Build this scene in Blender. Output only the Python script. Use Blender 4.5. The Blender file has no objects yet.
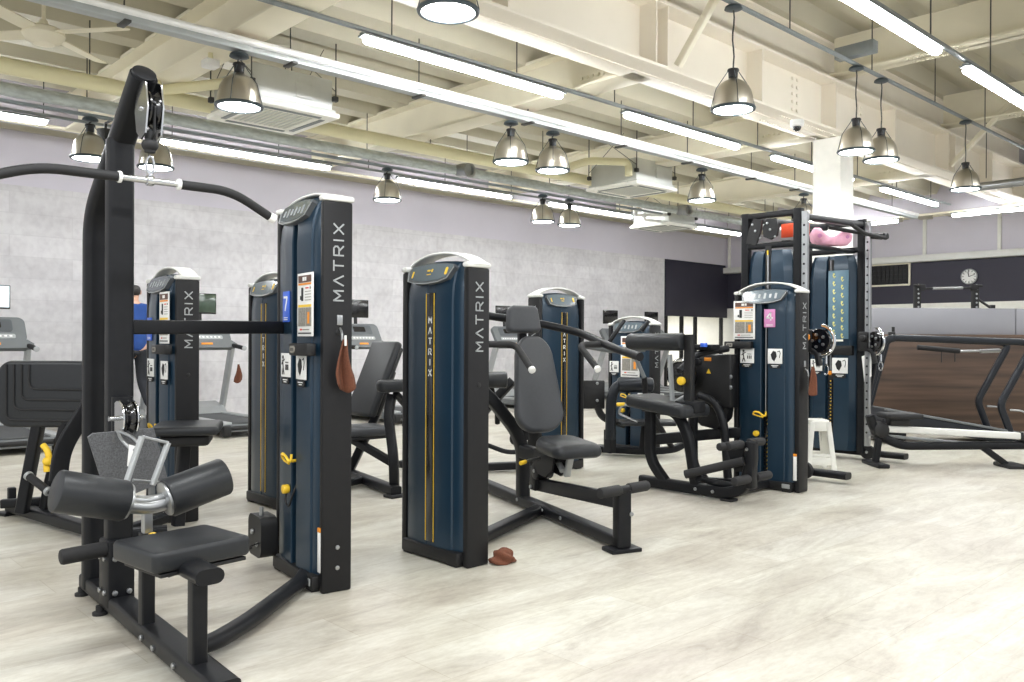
import bpy, bmesh, math, random
from math import sin, cos, pi, radians as R
from mathutils import Vector as V, Matrix as Mx, Quaternion

random.seed(7)
SC = bpy.context.scene
COL = SC.collection

# ------------------------------------------------------------------ materials
MAT = {}
def mat(name, col, rough=.5, metal=0., var=.06, scale=12., bump=0., coat=0., spec=.5, emit=None, es=0., detail=3., stretch=(1, 1, 1)):
    m = bpy.data.materials.new(name); m.use_nodes = True
    nt = m.node_tree; b = nt.nodes['Principled BSDF']
    tc = nt.nodes.new('ShaderNodeTexCoord'); mp = nt.nodes.new('ShaderNodeMapping')
    mp.inputs['Scale'].default_value = stretch
    nz = nt.nodes.new('ShaderNodeTexNoise'); nz.inputs['Scale'].default_value = scale; nz.inputs['Detail'].default_value = detail
    nt.links.new(tc.outputs['Object'], mp.inputs['Vector']); nt.links.new(mp.outputs['Vector'], nz.inputs['Vector'])
    cr = nt.nodes.new('ShaderNodeValToRGB')
    cr.color_ramp.elements[0].position = .3; cr.color_ramp.elements[1].position = .7
    cr.color_ramp.elements[0].color = [c * (1 - var) for c in col] + [1]
    cr.color_ramp.elements[1].color = [min(1, c * (1 + var)) for c in col] + [1]
    nt.links.new(nz.outputs['Fac'], cr.inputs['Fac']); nt.links.new(cr.outputs['Color'], b.inputs['Base Color'])
    b.inputs['Roughness'].default_value = rough; b.inputs['Metallic'].default_value = metal
    b.inputs['Coat Weight'].default_value = coat; b.inputs['Coat Roughness'].default_value = .12
    b.inputs['Specular IOR Level'].default_value = spec
    if bump:
        bp = nt.nodes.new('ShaderNodeBump'); bp.inputs['Strength'].default_value = bump; bp.inputs['Distance'].default_value = .004
        nt.links.new(nz.outputs['Fac'], bp.inputs['Height']); nt.links.new(bp.outputs['Normal'], b.inputs['Normal'])
    if emit:
        b.inputs['Emission Color'].default_value = (*emit, 1); b.inputs['Emission Strength'].default_value = es
    MAT[name] = m
    return m
def s(r, g, b):  # sRGB 0..255 -> linear
    return tuple((c / 255 / 12.92) if c / 255 <= .04045 else ((c / 255 + .055) / 1.055) ** 2.4 for c in (r, g, b))

mat('frame', s(25, 26, 29), .42, .1, .08, 30, spec=.25)
mat('panel', s(28, 28, 30), .5, .05, .06, 20, spec=.3)
mat('navy', s(24, 48, 66), .34, .2, .08, 3, coat=.12)
mat('pad', s(38, 40, 43), .4, 0, .06, 60, bump=.06, spec=.35)
mat('padlight', s(58, 60, 64), .5, 0, .05, 60, bump=.06)
mat('rubber', s(28, 28, 30), .7, 0, .1, 60, bump=.1)
mat('blackgloss', s(16, 16, 19), .18, 0, .1, 8, coat=.4)
mat('black', s(17, 17, 19), .5, 0, .1, 20)
mat('darknavy', s(15, 22, 36), .5, 0, .1, 20)
mat('chrome', s(205, 207, 210), .16, 1., .03, 10)
mat('steel', s(170, 172, 174), .32, .9, .06, 14)
mat('cap', s(222, 222, 218), .35, 0, .03, 8)
mat('silver', s(168, 171, 172), .4, .35, .05, 8)
mat('greyplastic', s(104, 108, 110), .45, 0, .05, 8)
mat('displayglass', s(92, 104, 112), .12, 0, .1, 4, coat=.5)
mat('displaygrey', s(84, 88, 92), .3, 0, .05, 8)
mat('yellow', s(240, 198, 50), .45, 0, .04, 20)
mat('orange', s(240, 150, 40), .45, 0, .04, 20)
mat('white', s(238, 238, 236), .5, 0, .02, 20)
mat('offwhite', s(238, 237, 230), .5, 0, .03, 10)
mat('ink', s(28, 28, 30), .6, 0, .05, 20)
mat('inkgrey', s(140, 136, 128), .6, 0, .25, 90)
mat('inkbrown', s(96, 70, 62), .6, 0, .1, 40)
mat('red', s(214, 52, 42), .55, 0, .05, 20)
mat('redorange', s(236, 84, 44), .5, 0, .05, 20)
mat('bluesign', s(56, 102, 214), .4, 0, .05, 20)
mat('bluesticker', s(46, 128, 200), .4, 0, .05, 20)
mat('pinksign', s(214, 140, 190), .4, 0, .05, 20)
mat('pinkfoam', s(236, 176, 200), .6, 0, .06, 30)
mat('towel', s(104, 62, 44), .95, 0, .14, 120, bump=.5)
mat('felt', s(92, 93, 96), .9, 0, .3, 160, bump=.5)
mat('cream', s(232, 226, 206), .55, 0, .03, 3)
mat('creamweb', s(240, 233, 219), .55, 0, .03, 2)
mat('deck', s(192, 187, 168), .6, 0, .06, 1.2)
mat('creampipe', s(232, 226, 188), .45, 0, .03, 5)
mat('galv', s(192, 200, 202), .4, .45, .16, 30, stretch=(.4, 1, 1))
mat('traygrey', s(178, 183, 184), .4, .4, .05, 10)
mat('railgrey', s(134, 140, 142), .45, .4, .06, 10)
mat('traywhite', s(244, 244, 242), .3, .1, .05, 10)
mat('cable', s(206, 176, 162), .6, 0, .2, 30)
mat('rod', s(74, 74, 72), .5, .4, .1, 20)
mat('alu', s(186, 180, 168), .3, .9, .05, 6, stretch=(1, 1, .1))
mat('darkrim', s(66, 76, 82), .4, .4, .1, 10)
mat('acgrey', s(206, 208, 204), .45, .3, .04, 5)
mat('acwhite', s(248, 248, 242), .45, 0, .02, 5)
mat('acgrille', s(226, 226, 216), .6, 0, .1, 120)
mat('skin', s(206, 164, 142), .55, 0, .05, 12)
mat('hair', s(34, 30, 30), .5, 0, .2, 60)
mat('shirt', s(34, 70, 136), .85, 0, .1, 14, bump=.1)
mat('trousers', s(38, 40, 46), .9, 0, .1, 20)
mat('shoe', s(60, 62, 66), .7, 0, .1, 20)
mat('lavender', s(214, 210, 220), .7, 0, .02, 2)
mat('lavenderdark', s(176, 172, 180), .7, 0, .02, 2)
mat('darkwall', s(48, 46, 60), .6, 0, .05, 2)
mat('navyrail', s(27, 31, 38), .35, .3, .08, 12)
mat('beltgrey', s(70, 72, 74), .7, 0, .08, 50)
mat('mirror', (.86, .88, .87), .02, 1., .01, 2)
mat('holder', s(60, 60, 62), .5, 0, .1, 20)
mat('lamp', (1, 1, 1), .5, emit=(.97, .99, 1), es=55.)
mat('tubelamp', (1, 1, 1), .5, emit=(.97, .99, 1), es=62.)
mat('screenlit', s(225, 235, 240), .2, emit=(.85, .95, 1), es=.8)
mat('green', s(60, 190, 80), .4, emit=(.1, .8, .2), es=.6)
mat('screenpic', s(60, 74, 62), .12, 0, .5, 3, coat=.4)
mat('frosted', s(140, 140, 146), .3, 0, .03, 2)
mat('posterblue', s(96, 128, 146), .4, 0, .08, 14)
mat('posteryellow', s(232, 226, 130), .5, 0, .08, 14)

def special():
    # floor: pale stone-wood vinyl, streaks run along X
    m = bpy.data.materials.new('floor_vinyl'); m.use_nodes = True; nt = m.node_tree; b = nt.nodes['Principled BSDF']; L = nt.links.new
    tc = nt.nodes.new('ShaderNodeTexCoord')
    def noise(sc, det, st, rough=.6, dist=0.):
        mp = nt.nodes.new('ShaderNodeMapping'); mp.inputs['Scale'].default_value = st
        L(tc.outputs['Object'], mp.inputs['Vector'])
        n = nt.nodes.new('ShaderNodeTexNoise'); n.inputs['Scale'].default_value = sc; n.inputs['Detail'].default_value = det
        n.inputs['Roughness'].default_value = rough; n.inputs['Distortion'].default_value = dist
        L(mp.outputs['Vector'], n.inputs['Vector']); return n
    def ramp(n, stops):
        r = nt.nodes.new('ShaderNodeValToRGB'); e = r.color_ramp.elements
        while len(e) < len(stops): e.new(.5)
        for el, (p, c) in zip(e, stops): el.position = p; el.color = (*c, 1)
        L(n.outputs['Fac'], r.inputs['Fac']); return r
    def mix(a, c, f, mode='MULTIPLY'):
        x = nt.nodes.new('ShaderNodeMix'); x.data_type = 'RGBA'; x.blend_type = mode; x.inputs['Factor'].default_value = f
        L(a, x.inputs['A']); L(c, x.inputs['B']); return x.outputs['Result']
    n1 = noise(1.5, 9, (.5, 1.25, 1), .68, .7); n2 = noise(3.2, 10, (.38, 1.3, 1), .74, 1.); n3 = noise(.8, 4, (.6, 1.1, 1)); n4 = noise(40, 4, (.4, 1, 1), .7)
    r1 = ramp(n1, [(.25, s(178, 172, 165)), (.42, s(200, 198, 190)), (.58, s(214, 214, 207)), (.8, s(222, 221, 215))])
    r2 = ramp(n2, [(.3, s(190, 182, 178)), (.46, s(232, 229, 226)), (.62, (1, 1, 1))])
    r3 = ramp(n3, [(.35, s(240, 236, 234)), (.65, s(253, 253, 247))])
    r4 = ramp(n4, [(.3, s(232, 228, 222)), (.6, (1, 1, 1))])
    c = mix(mix(mix(r1.outputs['Color'], r2.outputs['Color'], .75), r3.outputs['Color'], .7), r4.outputs['Color'], .6)
    bk = nt.nodes.new('ShaderNodeTexBrick'); bk.inputs['Scale'].default_value = 1.; bk.inputs['Mortar Size'].default_value = .002
    bk.inputs['Brick Width'].default_value = 1.2; bk.inputs['Row Height'].default_value = .3; bk.offset = .37
    bk.inputs['Color1'].default_value = (1, 1, 1, 1); bk.inputs['Color2'].default_value = (*s(244, 241, 236), 1); bk.inputs['Mortar'].default_value = (*s(222, 216, 206), 1)
    L(tc.outputs['Object'], bk.inputs['Vector'])
    c = mix(c, bk.outputs['Color'], .8)
    L(c, b.inputs['Base Color']); b.inputs['Roughness'].default_value = .38; b.inputs['Specular IOR Level'].default_value = .35
    MAT['floor_vinyl'] = m
    # wall: grey concrete-board wallpaper in courses
    m = bpy.data.materials.new('wall_board'); m.use_nodes = True; nt = m.node_tree; b = nt.nodes['Principled BSDF']; L = nt.links.new
    tc = nt.nodes.new('ShaderNodeTexCoord')
    mp = nt.nodes.new('ShaderNodeMapping'); mp.inputs['Rotation'].default_value = (-pi / 2, 0, 0); L(tc.outputs['Object'], mp.inputs['Vector'])
    bk = nt.nodes.new('ShaderNodeTexBrick'); bk.inputs['Scale'].default_value = 1.; bk.inputs['Mortar Size'].default_value = .012; bk.inputs['Mortar Smooth'].default_value = 1.
    bk.inputs['Brick Width'].default_value = 1.8; bk.inputs['Row Height'].default_value = .29; bk.offset = .43
    bk.inputs['Color1'].default_value = (*s(233, 232, 234), 1); bk.inputs['Color2'].default_value = (*s(222, 221, 223), 1); bk.inputs['Mortar'].default_value = (*s(219, 218, 220), 1)
    L(mp.outputs['Vector'], bk.inputs['Vector'])
    def noise(sc, det, st):
        mp = nt.nodes.new('ShaderNodeMapping'); mp.inputs['Scale'].default_value = st; L(tc.outputs['Object'], mp.inputs['Vector'])
        n = nt.nodes.new('ShaderNodeTexNoise'); n.inputs['Scale'].default_value = sc; n.inputs['Detail'].default_value = det; L(mp.outputs['Vector'], n.inputs['Vector']); return n
    n1 = noise(2.2, 6, (.7, 1, 1.4)); r1 = ramp(n1, [(.3, s(224, 222, 224)), (.55, s(245, 244, 245)), (.8, (1, 1, 1))])
    n2 = noise(9, 8, (1.3, 1, 1.1)); r2 = ramp(n2, [(.3, s(230, 228, 230)), (.6, (1, 1, 1))])
    c = mix(mix(bk.outputs['Color'], r1.outputs['Color'], .7), r2.outputs['Color'], .6)
    L(c, b.inputs['Base Color']); b.inputs['Roughness'].default_value = .65
    MAT['wall_board'] = m
    # dark walnut boards, grain horizontal
    m = bpy.data.materials.new('walnut'); m.use_nodes = True; nt = m.node_tree; b = nt.nodes['Principled BSDF']; L = nt.links.new
    tc = nt.nodes.new('ShaderNodeTexCoord')
    n1 = noise(2.5, 8, (.25, .25, 5)); r1 = ramp(n1, [(.3, s(58, 45, 37)), (.5, s(86, 67, 54)), (.72, s(110, 88, 72))])
    n2 = noise(1.2, 2, (.1, .1, 3.2)); r2 = ramp(n2, [(.4, s(196, 190, 186)), (.55, (1, 1, 1))])
    c = mix(r1.outputs['Color'], r2.outputs['Color'], .8)
    L(c, b.inputs['Base Color']); b.inputs['Roughness'].default_value = .5
    MAT['walnut'] = m
special()

# ------------------------------------------------------------------ mesh builder
def fil(pts, r=.06, n=6):
    pts = [V(p) for p in pts]; out = [pts[0]]
    for a, p, c in zip(pts, pts[1:], pts[2:]):
        d1 = (a - p); d2 = (c - p); k = min(r, d1.length * .48, d2.length * .48)
        q1 = p + d1.normalized() * k; q2 = p + d2.normalized() * k
        for i in range(n + 1):
            t = i / n; out.append(q1 * (1 - t) ** 2 + p * 2 * t * (1 - t) + q2 * t * t)
    out.append(pts[-1]); return out
def circ(r, n=14): return [(r * cos(2 * pi * i / n), r * sin(2 * pi * i / n)) for i in range(n)]
def rrect(w, h, r=.01, n=3):
    r = min(r, w * .499, h * .499); o = []
    for cx, cy, a0 in ((w / 2 - r, h / 2 - r, 0), (-w / 2 + r, h / 2 - r, 90), (-w / 2 + r, -h / 2 + r, 180), (w / 2 - r, -h / 2 + r, 270)):
        for i in range(n + 1):
            a = R(a0 + 90 * i / n); o.append((cx + r * cos(a), cy + r * sin(a)))
    return o

class MB:
    def __init__(self, T=None):
        self.v, self.f, self.mi, self.mats, self.cur = [], [], [], [], 0
        self.T = T or Mx()
    def use(self, name):
        if name not in self.mats: self.mats.append(name)
        self.cur = self.mats.index(name); return self
    def add(self, vs, fs, X=None):
        b = len(self.v); T = self.T @ X if X is not None else self.T
        flip = T.determinant() < 0
        self.v += [T @ V(p) for p in vs]
        for f in fs:
            f = [b + i for i in f]
            self.f.append(f[::-1] if flip else f); self.mi.append(self.cur)
        return self
    def bm(self, bm, X=None):
        bm.verts.index_update()
        self.add([v.co.copy() for v in bm.verts], [[v.index for v in f.verts] for f in bm.faces], X); bm.free(); return self
    def box(self, c, size, bev=0., rot=None, seg=2, fn=None):
        bm = bmesh.new(); bmesh.ops.create_cube(bm, size=1)
        for v in bm.verts: v.co = V((v.co.x * size[0], v.co.y * size[1], v.co.z * size[2]))
        if bev: bmesh.ops.bevel(bm, geom=bm.edges[:], offset=min(bev, min(size) * .49), segments=seg, affect='EDGES', profile=.5)
        if fn:
            for v in bm.verts: v.co = V(fn(v.co))
        X = Mx.Translation(V(c))
        if rot is not None: X = X @ (rot.to_4x4() if hasattr(rot, 'to_4x4') else Mx.Rotation(rot, 4, 'Z'))
        return self.bm(bm, X)
    def pad(self, c, size, r=.03, rot=None, fn=None, ro=None):
        """upholstered pad: rounded box with a slight crown"""
        bm = bmesh.new(); bmesh.ops.create_cube(bm, size=1)
        for v in bm.verts: v.co = V((v.co.x * size[0], v.co.y * size[1], v.co.z * size[2]))
        bmesh.ops.bevel(bm, geom=[e for e in bm.edges if abs((e.verts[0].co - e.verts[1].co).z) > 1e-6], offset=min(ro or r * 1.6, min(size[:2]) * .45), segments=7 if ro else 5, affect='EDGES', profile=.5)
        es = [e for e in bm.edges if abs(e.verts[0].co.z - e.verts[1].co.z) < 1e-6]
        bmesh.ops.bevel(bm, geom=es, offset=min(r, size[2] * .45), segments=3, affect='EDGES', profile=.5)
        if fn:
            for v in bm.verts: v.co = V(fn(v.co))
        X = Mx.Translation(V(c))
        if rot is not None: X = X @ rot.to_4x4()
        return self.bm(bm, X)
    def sweep(self, pts, prof, up=(0, 0, 1), caps=True, closed=False):
        pts = [V(p) for p in pts]; n = len(pts); t = []
        for i in range(n):
            a = pts[i] - pts[i - 1] if (i > 0 or closed) else None
            c = pts[(i + 1) % n] - pts[i] if (i < n - 1 or closed) else None
            d = (a.normalized() + c.normalized()) if a is not None and c is not None else (a if c is None else c)
            t.append(d.normalized())
        up = V(up); x = t[0].cross(up)
        if x.length < .05: x = t[0].cross(V((0, 1, 0))) if abs(t[0].y) < .9 else t[0].cross(V((1, 0, 0)))
        x.normalize(); vs = []; k = len(prof)
        for i in range(n):
            if i:
                q = t[i - 1].rotation_difference(t[i]); x = q @ x
                x = (x - t[i] * x.dot(t[i])).normalized()
            y = x.cross(t[i]).normalized()
            vs += [pts[i] + x * a + y * b for a, b in prof]
        fs = []
        for i in range(n if closed else n - 1):
            j = (i + 1) % n
            for m in range(k):
                fs.append((i * k + m, j * k + m, j * k + (m + 1) % k, i * k + (m + 1) % k))
        if caps and not closed:
            fs.append(tuple(range(k))); fs.append(tuple((n - 1) * k + m for m in range(k))[::-1])
        return self.add(vs, fs)
    def tube(self, pts, r, n=12, fr=None):
        return self.sweep(fil(pts, fr) if fr else pts, circ(r, n))
    def rt(self, pts, w, h, rc=.012, fr=None, up=(0, 0, 1)):
        return self.sweep(fil(pts, fr) if fr else pts, rrect(w, h, rc), up)
    def rod(self, p, q, r, n=12, bev=0.):
        p, q = V(p), V(q); d = q - p
        if bev:
            h = d.length; X = Mx.Translation(p) @ d.to_track_quat('Z', 'Y').to_matrix().to_4x4()
            pr = [(0, 0), (r - bev, 0), (r - bev * .3, bev * .3), (r, bev), (r, h - bev), (r - bev * .3, h - bev * .3), (r - bev, h), (0, h)]
            return self.lathe(pr, X, n)
        return self.sweep([p, q], circ(r, n))
    def lathe(self, prof, X=None, n=24):
        vs, fs = [], []; m = len(prof)
        for i in range(n):
            a = 2 * pi * i / n
            vs += [(r * cos(a), r * sin(a), z) for r, z in prof]
        for i in range(n):
            j = (i + 1) % n
            for k in range(m - 1):
                q = [i * m + k, j * m + k, j * m + k + 1, i * m + k + 1]
                if prof[k][0] < 1e-9: q = [i * m + k, j * m + k + 1, i * m + k + 1]
                elif prof[k + 1][0] < 1e-9: q = [i * m + k, j * m + k, i * m + k + 1]
                fs.append(q)
        return self.add(vs, fs, X)
    def disc(self, c, axis, r, h, n=24, bev=.004):
        c = V(c); a = V(axis).normalized()
        return self.rod(c - a * h / 2, c + a * h / 2, r, n, bev)
    def prism(self, poly, O, u, w, n, depth):
        """2-D outline poly in axes u, w from O, extruded by depth along n (both ways)"""
        O, u, w, n = V(O), V(u), V(w), V(n); k = len(poly)
        vs = [O + u * a + w * b - n * depth / 2 for a, b in poly] + [O + u * a + w * b + n * depth / 2 for a, b in poly]
        fs = [tuple(range(k))[::-1], tuple(range(k, 2 * k))] + [(i, (i + 1) % k, k + (i + 1) % k, k + i) for i in range(k)]
        if u.cross(w).dot(n) < 0: fs = [f[::-1] for f in fs]
        return self.add(vs, fs)
    def rp(self, O, u, w, n, a, b, r, depth):
        return self.prism(rrect(a, b, r, 5), O, u, w, n, depth)
    def ball(self, c, r, sc=(1, 1, 1), rot=None):
        bm = bmesh.new(); bmesh.ops.create_uvsphere(bm, u_segments=16, v_segments=10, radius=r)
        X = Mx.Translation(V(c))
        if rot is not None: X = X @ rot.to_4x4()
        return self.bm(bm, X @ Mx.Diagonal((*sc, 1)))
    def stroke(self, pl, O, u, w, n, th, depth=.002):
        for a, b in zip(pl, pl[1:]):
            a, b = V((*a, 0)), V((*b, 0)); d = (b - a); L = d.length; d.normalize(); p = V((-d.y, d.x, 0)) * th / 2
            a2 = a - d * th * .3; b2 = b + d * th * .3
            q = [a2 + p, a2 - p, b2 - p, b2 + p]
            self.prism([(e.x, e.y) for e in q], O, u, w, n, depth)
        return self

ORG = {}
def put(o, label, cat=None, group=None, kind=None):
    if label: o['label'] = label
    if cat: o['category'] = cat
    if group: o['group'] = group
    if kind: o['kind'] = kind
    return o
def thing(name, label, cat, loc=(0, 0, 0), group=None):
    o = bpy.data.objects.new(name, None); COL.objects.link(o); o.location = loc; o.empty_display_size = .1
    ORG[o.name] = V(loc); return put(o, label, cat, group)
def build(mb, name, mats, parent=None, label=None, origin=None, ang=35):
    if isinstance(mats, str): mats = [mats]
    if mb.mats: mats = mb.mats
    org = ORG[parent.name] if parent else V(origin) if origin is not None else V((0, 0, 0))
    me = bpy.data.meshes.new(name); me.from_pydata([v - org for v in mb.v], [], mb.f)
    for m in mats: me.materials.append(MAT[m])
    if len(mats) > 1: me.polygons.foreach_set('material_index', mb.mi)
    bm = bmesh.new(); bm.from_mesh(me); bmesh.ops.recalc_face_normals(bm, faces=bm.faces); bm.to_mesh(me); bm.free()
    me.polygons.foreach_set('use_smooth', [True] * len(me.polygons)); me.set_sharp_from_angle(angle=R(ang))
    o = bpy.data.objects.new(name, me); COL.objects.link(o)
    if parent: o.parent = parent
    else: o.location = org
    ORG[o.name] = org
    if label: o['label'] = label
    return o
def struct(mb, name, mats): return put(build(mb, name, mats), None, kind='structure')
def solo(mb, name, mats, label, cat, origin, group=None): return put(build(mb, name, mats, origin=origin), label, cat, group)
def copy_tree(o, loc=None, rz=None, label=None, par=None):
    c = o.copy(); COL.objects.link(c)
    if par: c.parent = par
    if loc is not None: c.location = loc
    if rz is not None: c.rotation_euler.z = rz
    if label: c['label'] = label
    ORG[c.name] = V(loc) if loc is not None else ORG.get(par.name, V((0, 0, 0))) if par else V((0, 0, 0))
    for ch in list(o.children): copy_tree(ch, par=c)
    return c
def each(mb, name, mats, parent, **k):
    """every connected piece of mb becomes a part of its own"""
    n = len(mb.v); g = list(range(n))
    def find(a):
        while g[a] != a: g[a] = g[g[a]]; a = g[a]
        return a
    for f in mb.f:
        for a in f[1:]: g[find(a)] = find(f[0])
    parts = {}
    for i, f in enumerate(mb.f): parts.setdefault(find(f[0]), []).append(i)
    for fs in parts.values():
        m = MB(); m.mats = list(mb.mats); idx = {}
        for i in fs:
            for a in mb.f[i]:
                if a not in idx: idx[a] = len(m.v); m.v.append(mb.v[a])
            m.f.append([idx[a] for a in mb.f[i]]); m.mi.append(mb.mi[i])
        build(m, name, mats, parent, **k)
LET = {'M': [[(0, 0), (0, 1), (.5, .3), (1, 1), (1, 0)]], 'A': [[(0, 0), (.5, 1), (1, 0)]], 'T': [[(0, 1), (1, 1)], [(.5, 0), (.5, 1)]],
       'R': [[(0, 0), (0, 1), (.72, 1), (.92, .84), (.92, .62), (.72, .46), (0, .46)], [(.45, .46), (.95, 0)]], 'I': [[(.5, 0), (.5, 1)]], 'X': [[(0, 0), (1, 1)], [(0, 1), (1, 0)]],
       '7': [[(0, 1), (.9, 1), (.35, 0)]], '4': [[(.7, 0), (.7, 1), (0, .3), (1, .3)]]}
def word(mb, txt, O, u, w, n, size, gap, th=.14, wid=.8, vertical=False):
    """stroke lettering: glyph height = size, laid along u with w up"""
    O, u, w = V(O), V(u), V(w); x = 0
    for ch in txt:
        k = .12 if ch == 'I' and not vertical else wid
        P = O + (w * -x if vertical else u * x)
        for pl in LET[ch]:
            sx = (lambda a: (a - .5) * size * wid) if vertical else (lambda a: ((a - .5) if ch == 'I' else a) * size * k)
            mb.stroke([(sx(a), b * size) for a, b in pl], P, u, w, n, size * th)
        x += size * (1 + gap) if vertical else size * (k + gap)
    return x
# ------------------------------------------------------------------ camera
F_PX = 847.
yaw, pitch, roll = R(46.842), R(-.115), R(.268)
fw = V((cos(yaw) * cos(pitch), sin(yaw) * cos(pitch), sin(pitch)))
rt_ = V((sin(yaw), -cos(yaw), 0)); up_ = rt_.cross(fw)
r2 = rt_ * cos(roll) + up_ * sin(roll); u2 = r2.cross(fw)
cam = bpy.data.cameras.new('camera'); cam.lens = F_PX / 1024 * 36; cam.sensor_width = 36; cam.clip_end = 100
co = bpy.data.objects.new('camera', cam); COL.objects.link(co)
mw = Mx((r2, u2, -fw)).transposed().to_4x4(); mw.translation = V((0, 0, 1.24)); co.matrix_world = mw
SC.camera = co

# ------------------------------------------------------------------ shell
XR, YL, ZD = 20., 12.8, 4.72
struct(MB().box((8., 4.5, -.06), (24.4, 17.1, .12)), 'floor', 'floor_vinyl')
struct(MB().box((6.6, YL + .08, 1.635), (21.2, .16, 3.27)), 'wall_left', 'wall_board')
struct(MB().box((8.1, YL + .09, 4.06), (24.2, .16, 1.58)), 'wall_left_upper', 'lavender')
struct(MB().box((18.7, YL + .06, 2.53), (2.9, .14, 1.36), .005).box((18.7, YL + .1, 3.24), (3., .1, .08)), 'wall_left_soffit', 'darkwall')
struct(MB().box((18.7, 14.4, -.06), (3.2, 3.2, .12)), 'floor_back_room', 'floor_vinyl')
struct(MB().box((18.7, 15.6, 1.0), (3.4, .1, 2.)).box((17.15, 14.3, 1.), (.1, 2.7, 2.)).box((20.2, 14.3, 1.), (.1, 2.7, 2.)), 'wall_back_room', 'offwhite')
struct(MB().box((18.7, 14.3, 2.02), (3.4, 2.8, .06)), 'ceiling_back_room', 'offwhite')
l_ = bpy.data.lights.new('back_room_fill', 'AREA'); l_.size = 1.6; l_.energy = 45  # added fill light that brightens the view through the opening, no real fitting
lo = bpy.data.objects.new('back_room_fill', l_); COL.objects.link(lo); lo.location = (18.7, 14.4, 1.95)
m = MB().use('black')
for x in (17.28, 17.95, 18.55, 19.75): m.box((x, YL + .02, .92), (.09, .08, 1.85), .01)
m.box((18.7, YL + .02, .05), (3., .08, .1), .01)
struct(m, 'window_1', 'black')
struct(MB().box((XR + .08, 4.5, 1.05), (.16, 17., 2.1)), 'wall_right', 'offwhite')
struct(MB().box((XR + .08, 4.5, 2.6), (.15, 17., 1.0)), 'wall_right_band', 'darkwall')
struct(MB().box((XR + .09, 4.5, 3.98), (.16, 17., 1.76)), 'wall_right_upper', 'lavender')
struct(MB().box((XR - .1, 4.4, 3.115), (.22, 16.8, .15), .01), 'trim_2', 'cap')
struct(MB().box((XR - .03, 4.4, 4.08), (.08, 16.8, .08), .01), 'trim_3', 'cream')
for i, y in enumerate((12.72, 7.63, 6.09, 4.5)): struct(MB().box((XR - .02, y, 3.62), (.06, .07, .86), .008), 'trim_%d' % (4 + i), 'offwhite')
# half-height partition: frosted upper panels on walnut boards
pd = V((r2.x, r2.y, 0)).normalized(); pn = V((fw.x, fw.y, 0)).normalized(); pc = pn * 11.75
ang = math.atan2(pd.y, pd.x)
def pbox(m, u0, u1, z0, z1, dep, off=0): return m.box(pc + pd * (u0 + u1) / 2 + pn * off + V((0, 0, (z0 + z1) / 2)), (u1 - u0, dep, z1 - z0), .006, ang)
struct(pbox(MB(), 4.7, 9.2, 0, 1.335, .16), 'wall_partition', 'walnut')
m = MB()
for k in range(2): pbox(m, 4.7 + k * 2.28, 6.97 + k * 2.28, 1.335, 1.70, .05)
struct(m, 'wall_partition_upper', 'frosted')
# roof deck: deep trapezoid sheets spanning along X, the left bay lower than the right one
ZL = 4.0
def deck(y0, y1, z, name):
    pts = []; y = y0
    while y < y1: pts += [(y, z), (y + .24, z), (y + .33, z + .17), (y + .57, z + .17)]; y += .66
    vs = [(x, a, b) for a, b in pts for x in (-4., XR + .1)]
    struct(MB().add(vs, [(2 * i, 2 * i + 1, 2 * i + 3, 2 * i + 2) for i in range(len(pts) - 1)]), name, 'deck')
deck(-4., 4.7, ZD, 'ceiling'); deck(4.83, YL + .2, ZL, 'ceiling_left')
# steel: main girder along X with an upper beam, cross beams along Y
YG = 4.72
g = MB().box((8, YG, 3.91), (24, .03, .6)).box((8, YG, 3.635), (24, .42, .03), .006).box((8, YG, 4.205), (24, .42, .035), .006)
for x in (2.9, 4.2, 5.95, 6.12, 7.7, 9.3, 10.9, 12.7, 12.95, 14.5, 16.1, 17.8):
    g.box((x, YG - .1, 3.92), (.02, .19, .56))
for x in (8.62, 8.72, 10.2, 10.3):
    for k in range(6): g.box((x, YG - .022, 3.7 + .085 * k), (.035, .02, .035), .006)
for k in range(60): g.box((8.2 + .05 * (k % 30), YG + (-.12 if k < 30 else .12), 3.616), (.022, .022, .014), .003)
struct(g, 'ceiling_beam', 'creamweb')
g = MB().box((8, YG + .1, 4.47), (24, .1, .5)).box((8, YG + .1, 4.71), (24, .3, .04), .006)
struct(g, 'ceiling_beam.001', 'creamweb')
YE, XE = 10.65, 16.65
struct(MB().box(((XE - 3.5) / 2, YE + .02, 3.86), (XE + 3.5, .03, .5)), 'ceiling_beam', 'lavenderdark')
struct(MB().box(((XE - 3.5) / 2, YE - .02, 3.63), (XE + 3.5, .08, .035), .006), 'ceiling_beam', 'cream')
struct(MB().box((XE + .02, YE / 2 - 1.5, 4.18), (.03, YE + 3, 1.1)), 'ceiling_beam', 'lavenderdark')
struct(MB().box((XE - .02, YE / 2 - 1.5, 3.63), (.08, YE + 3, .035), .006), 'ceiling_beam', 'cream')
for i, x in enumerate((0., 3.05, 6.08, 9.4, 12.7)):
    m = MB().box((x, (YG + YE) / 2, 3.83), (.025, YE - YG - .1, .4)).box((x, (YG + YE) / 2, 3.635), (.3, YE - YG - .1, .03), .006).box((x, (YG + YE) / 2, 4.01), (.3, YE - YG - .1, .03))
    for k in range(10): m.box((x - .022, YG + .5 + .07 * (k % 5), 3.75 + .16 * (k // 5)), (.02, .03, .03), .005)
    struct(m, 'ceiling_beam', 'cream')
    m = MB().box((x, .3, 4.5), (.025, 8.6, .45)).box((x, .3, 4.29), (.26, 8.6, .03), .006)
    for k in range(24): m.box((x + (-.07 if k % 2 else .07), 3.2 + .05 * (k // 2), 4.27), (.025, .025, .016), .004)
    struct(m, 'ceiling_beam', 'cream')
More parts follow.
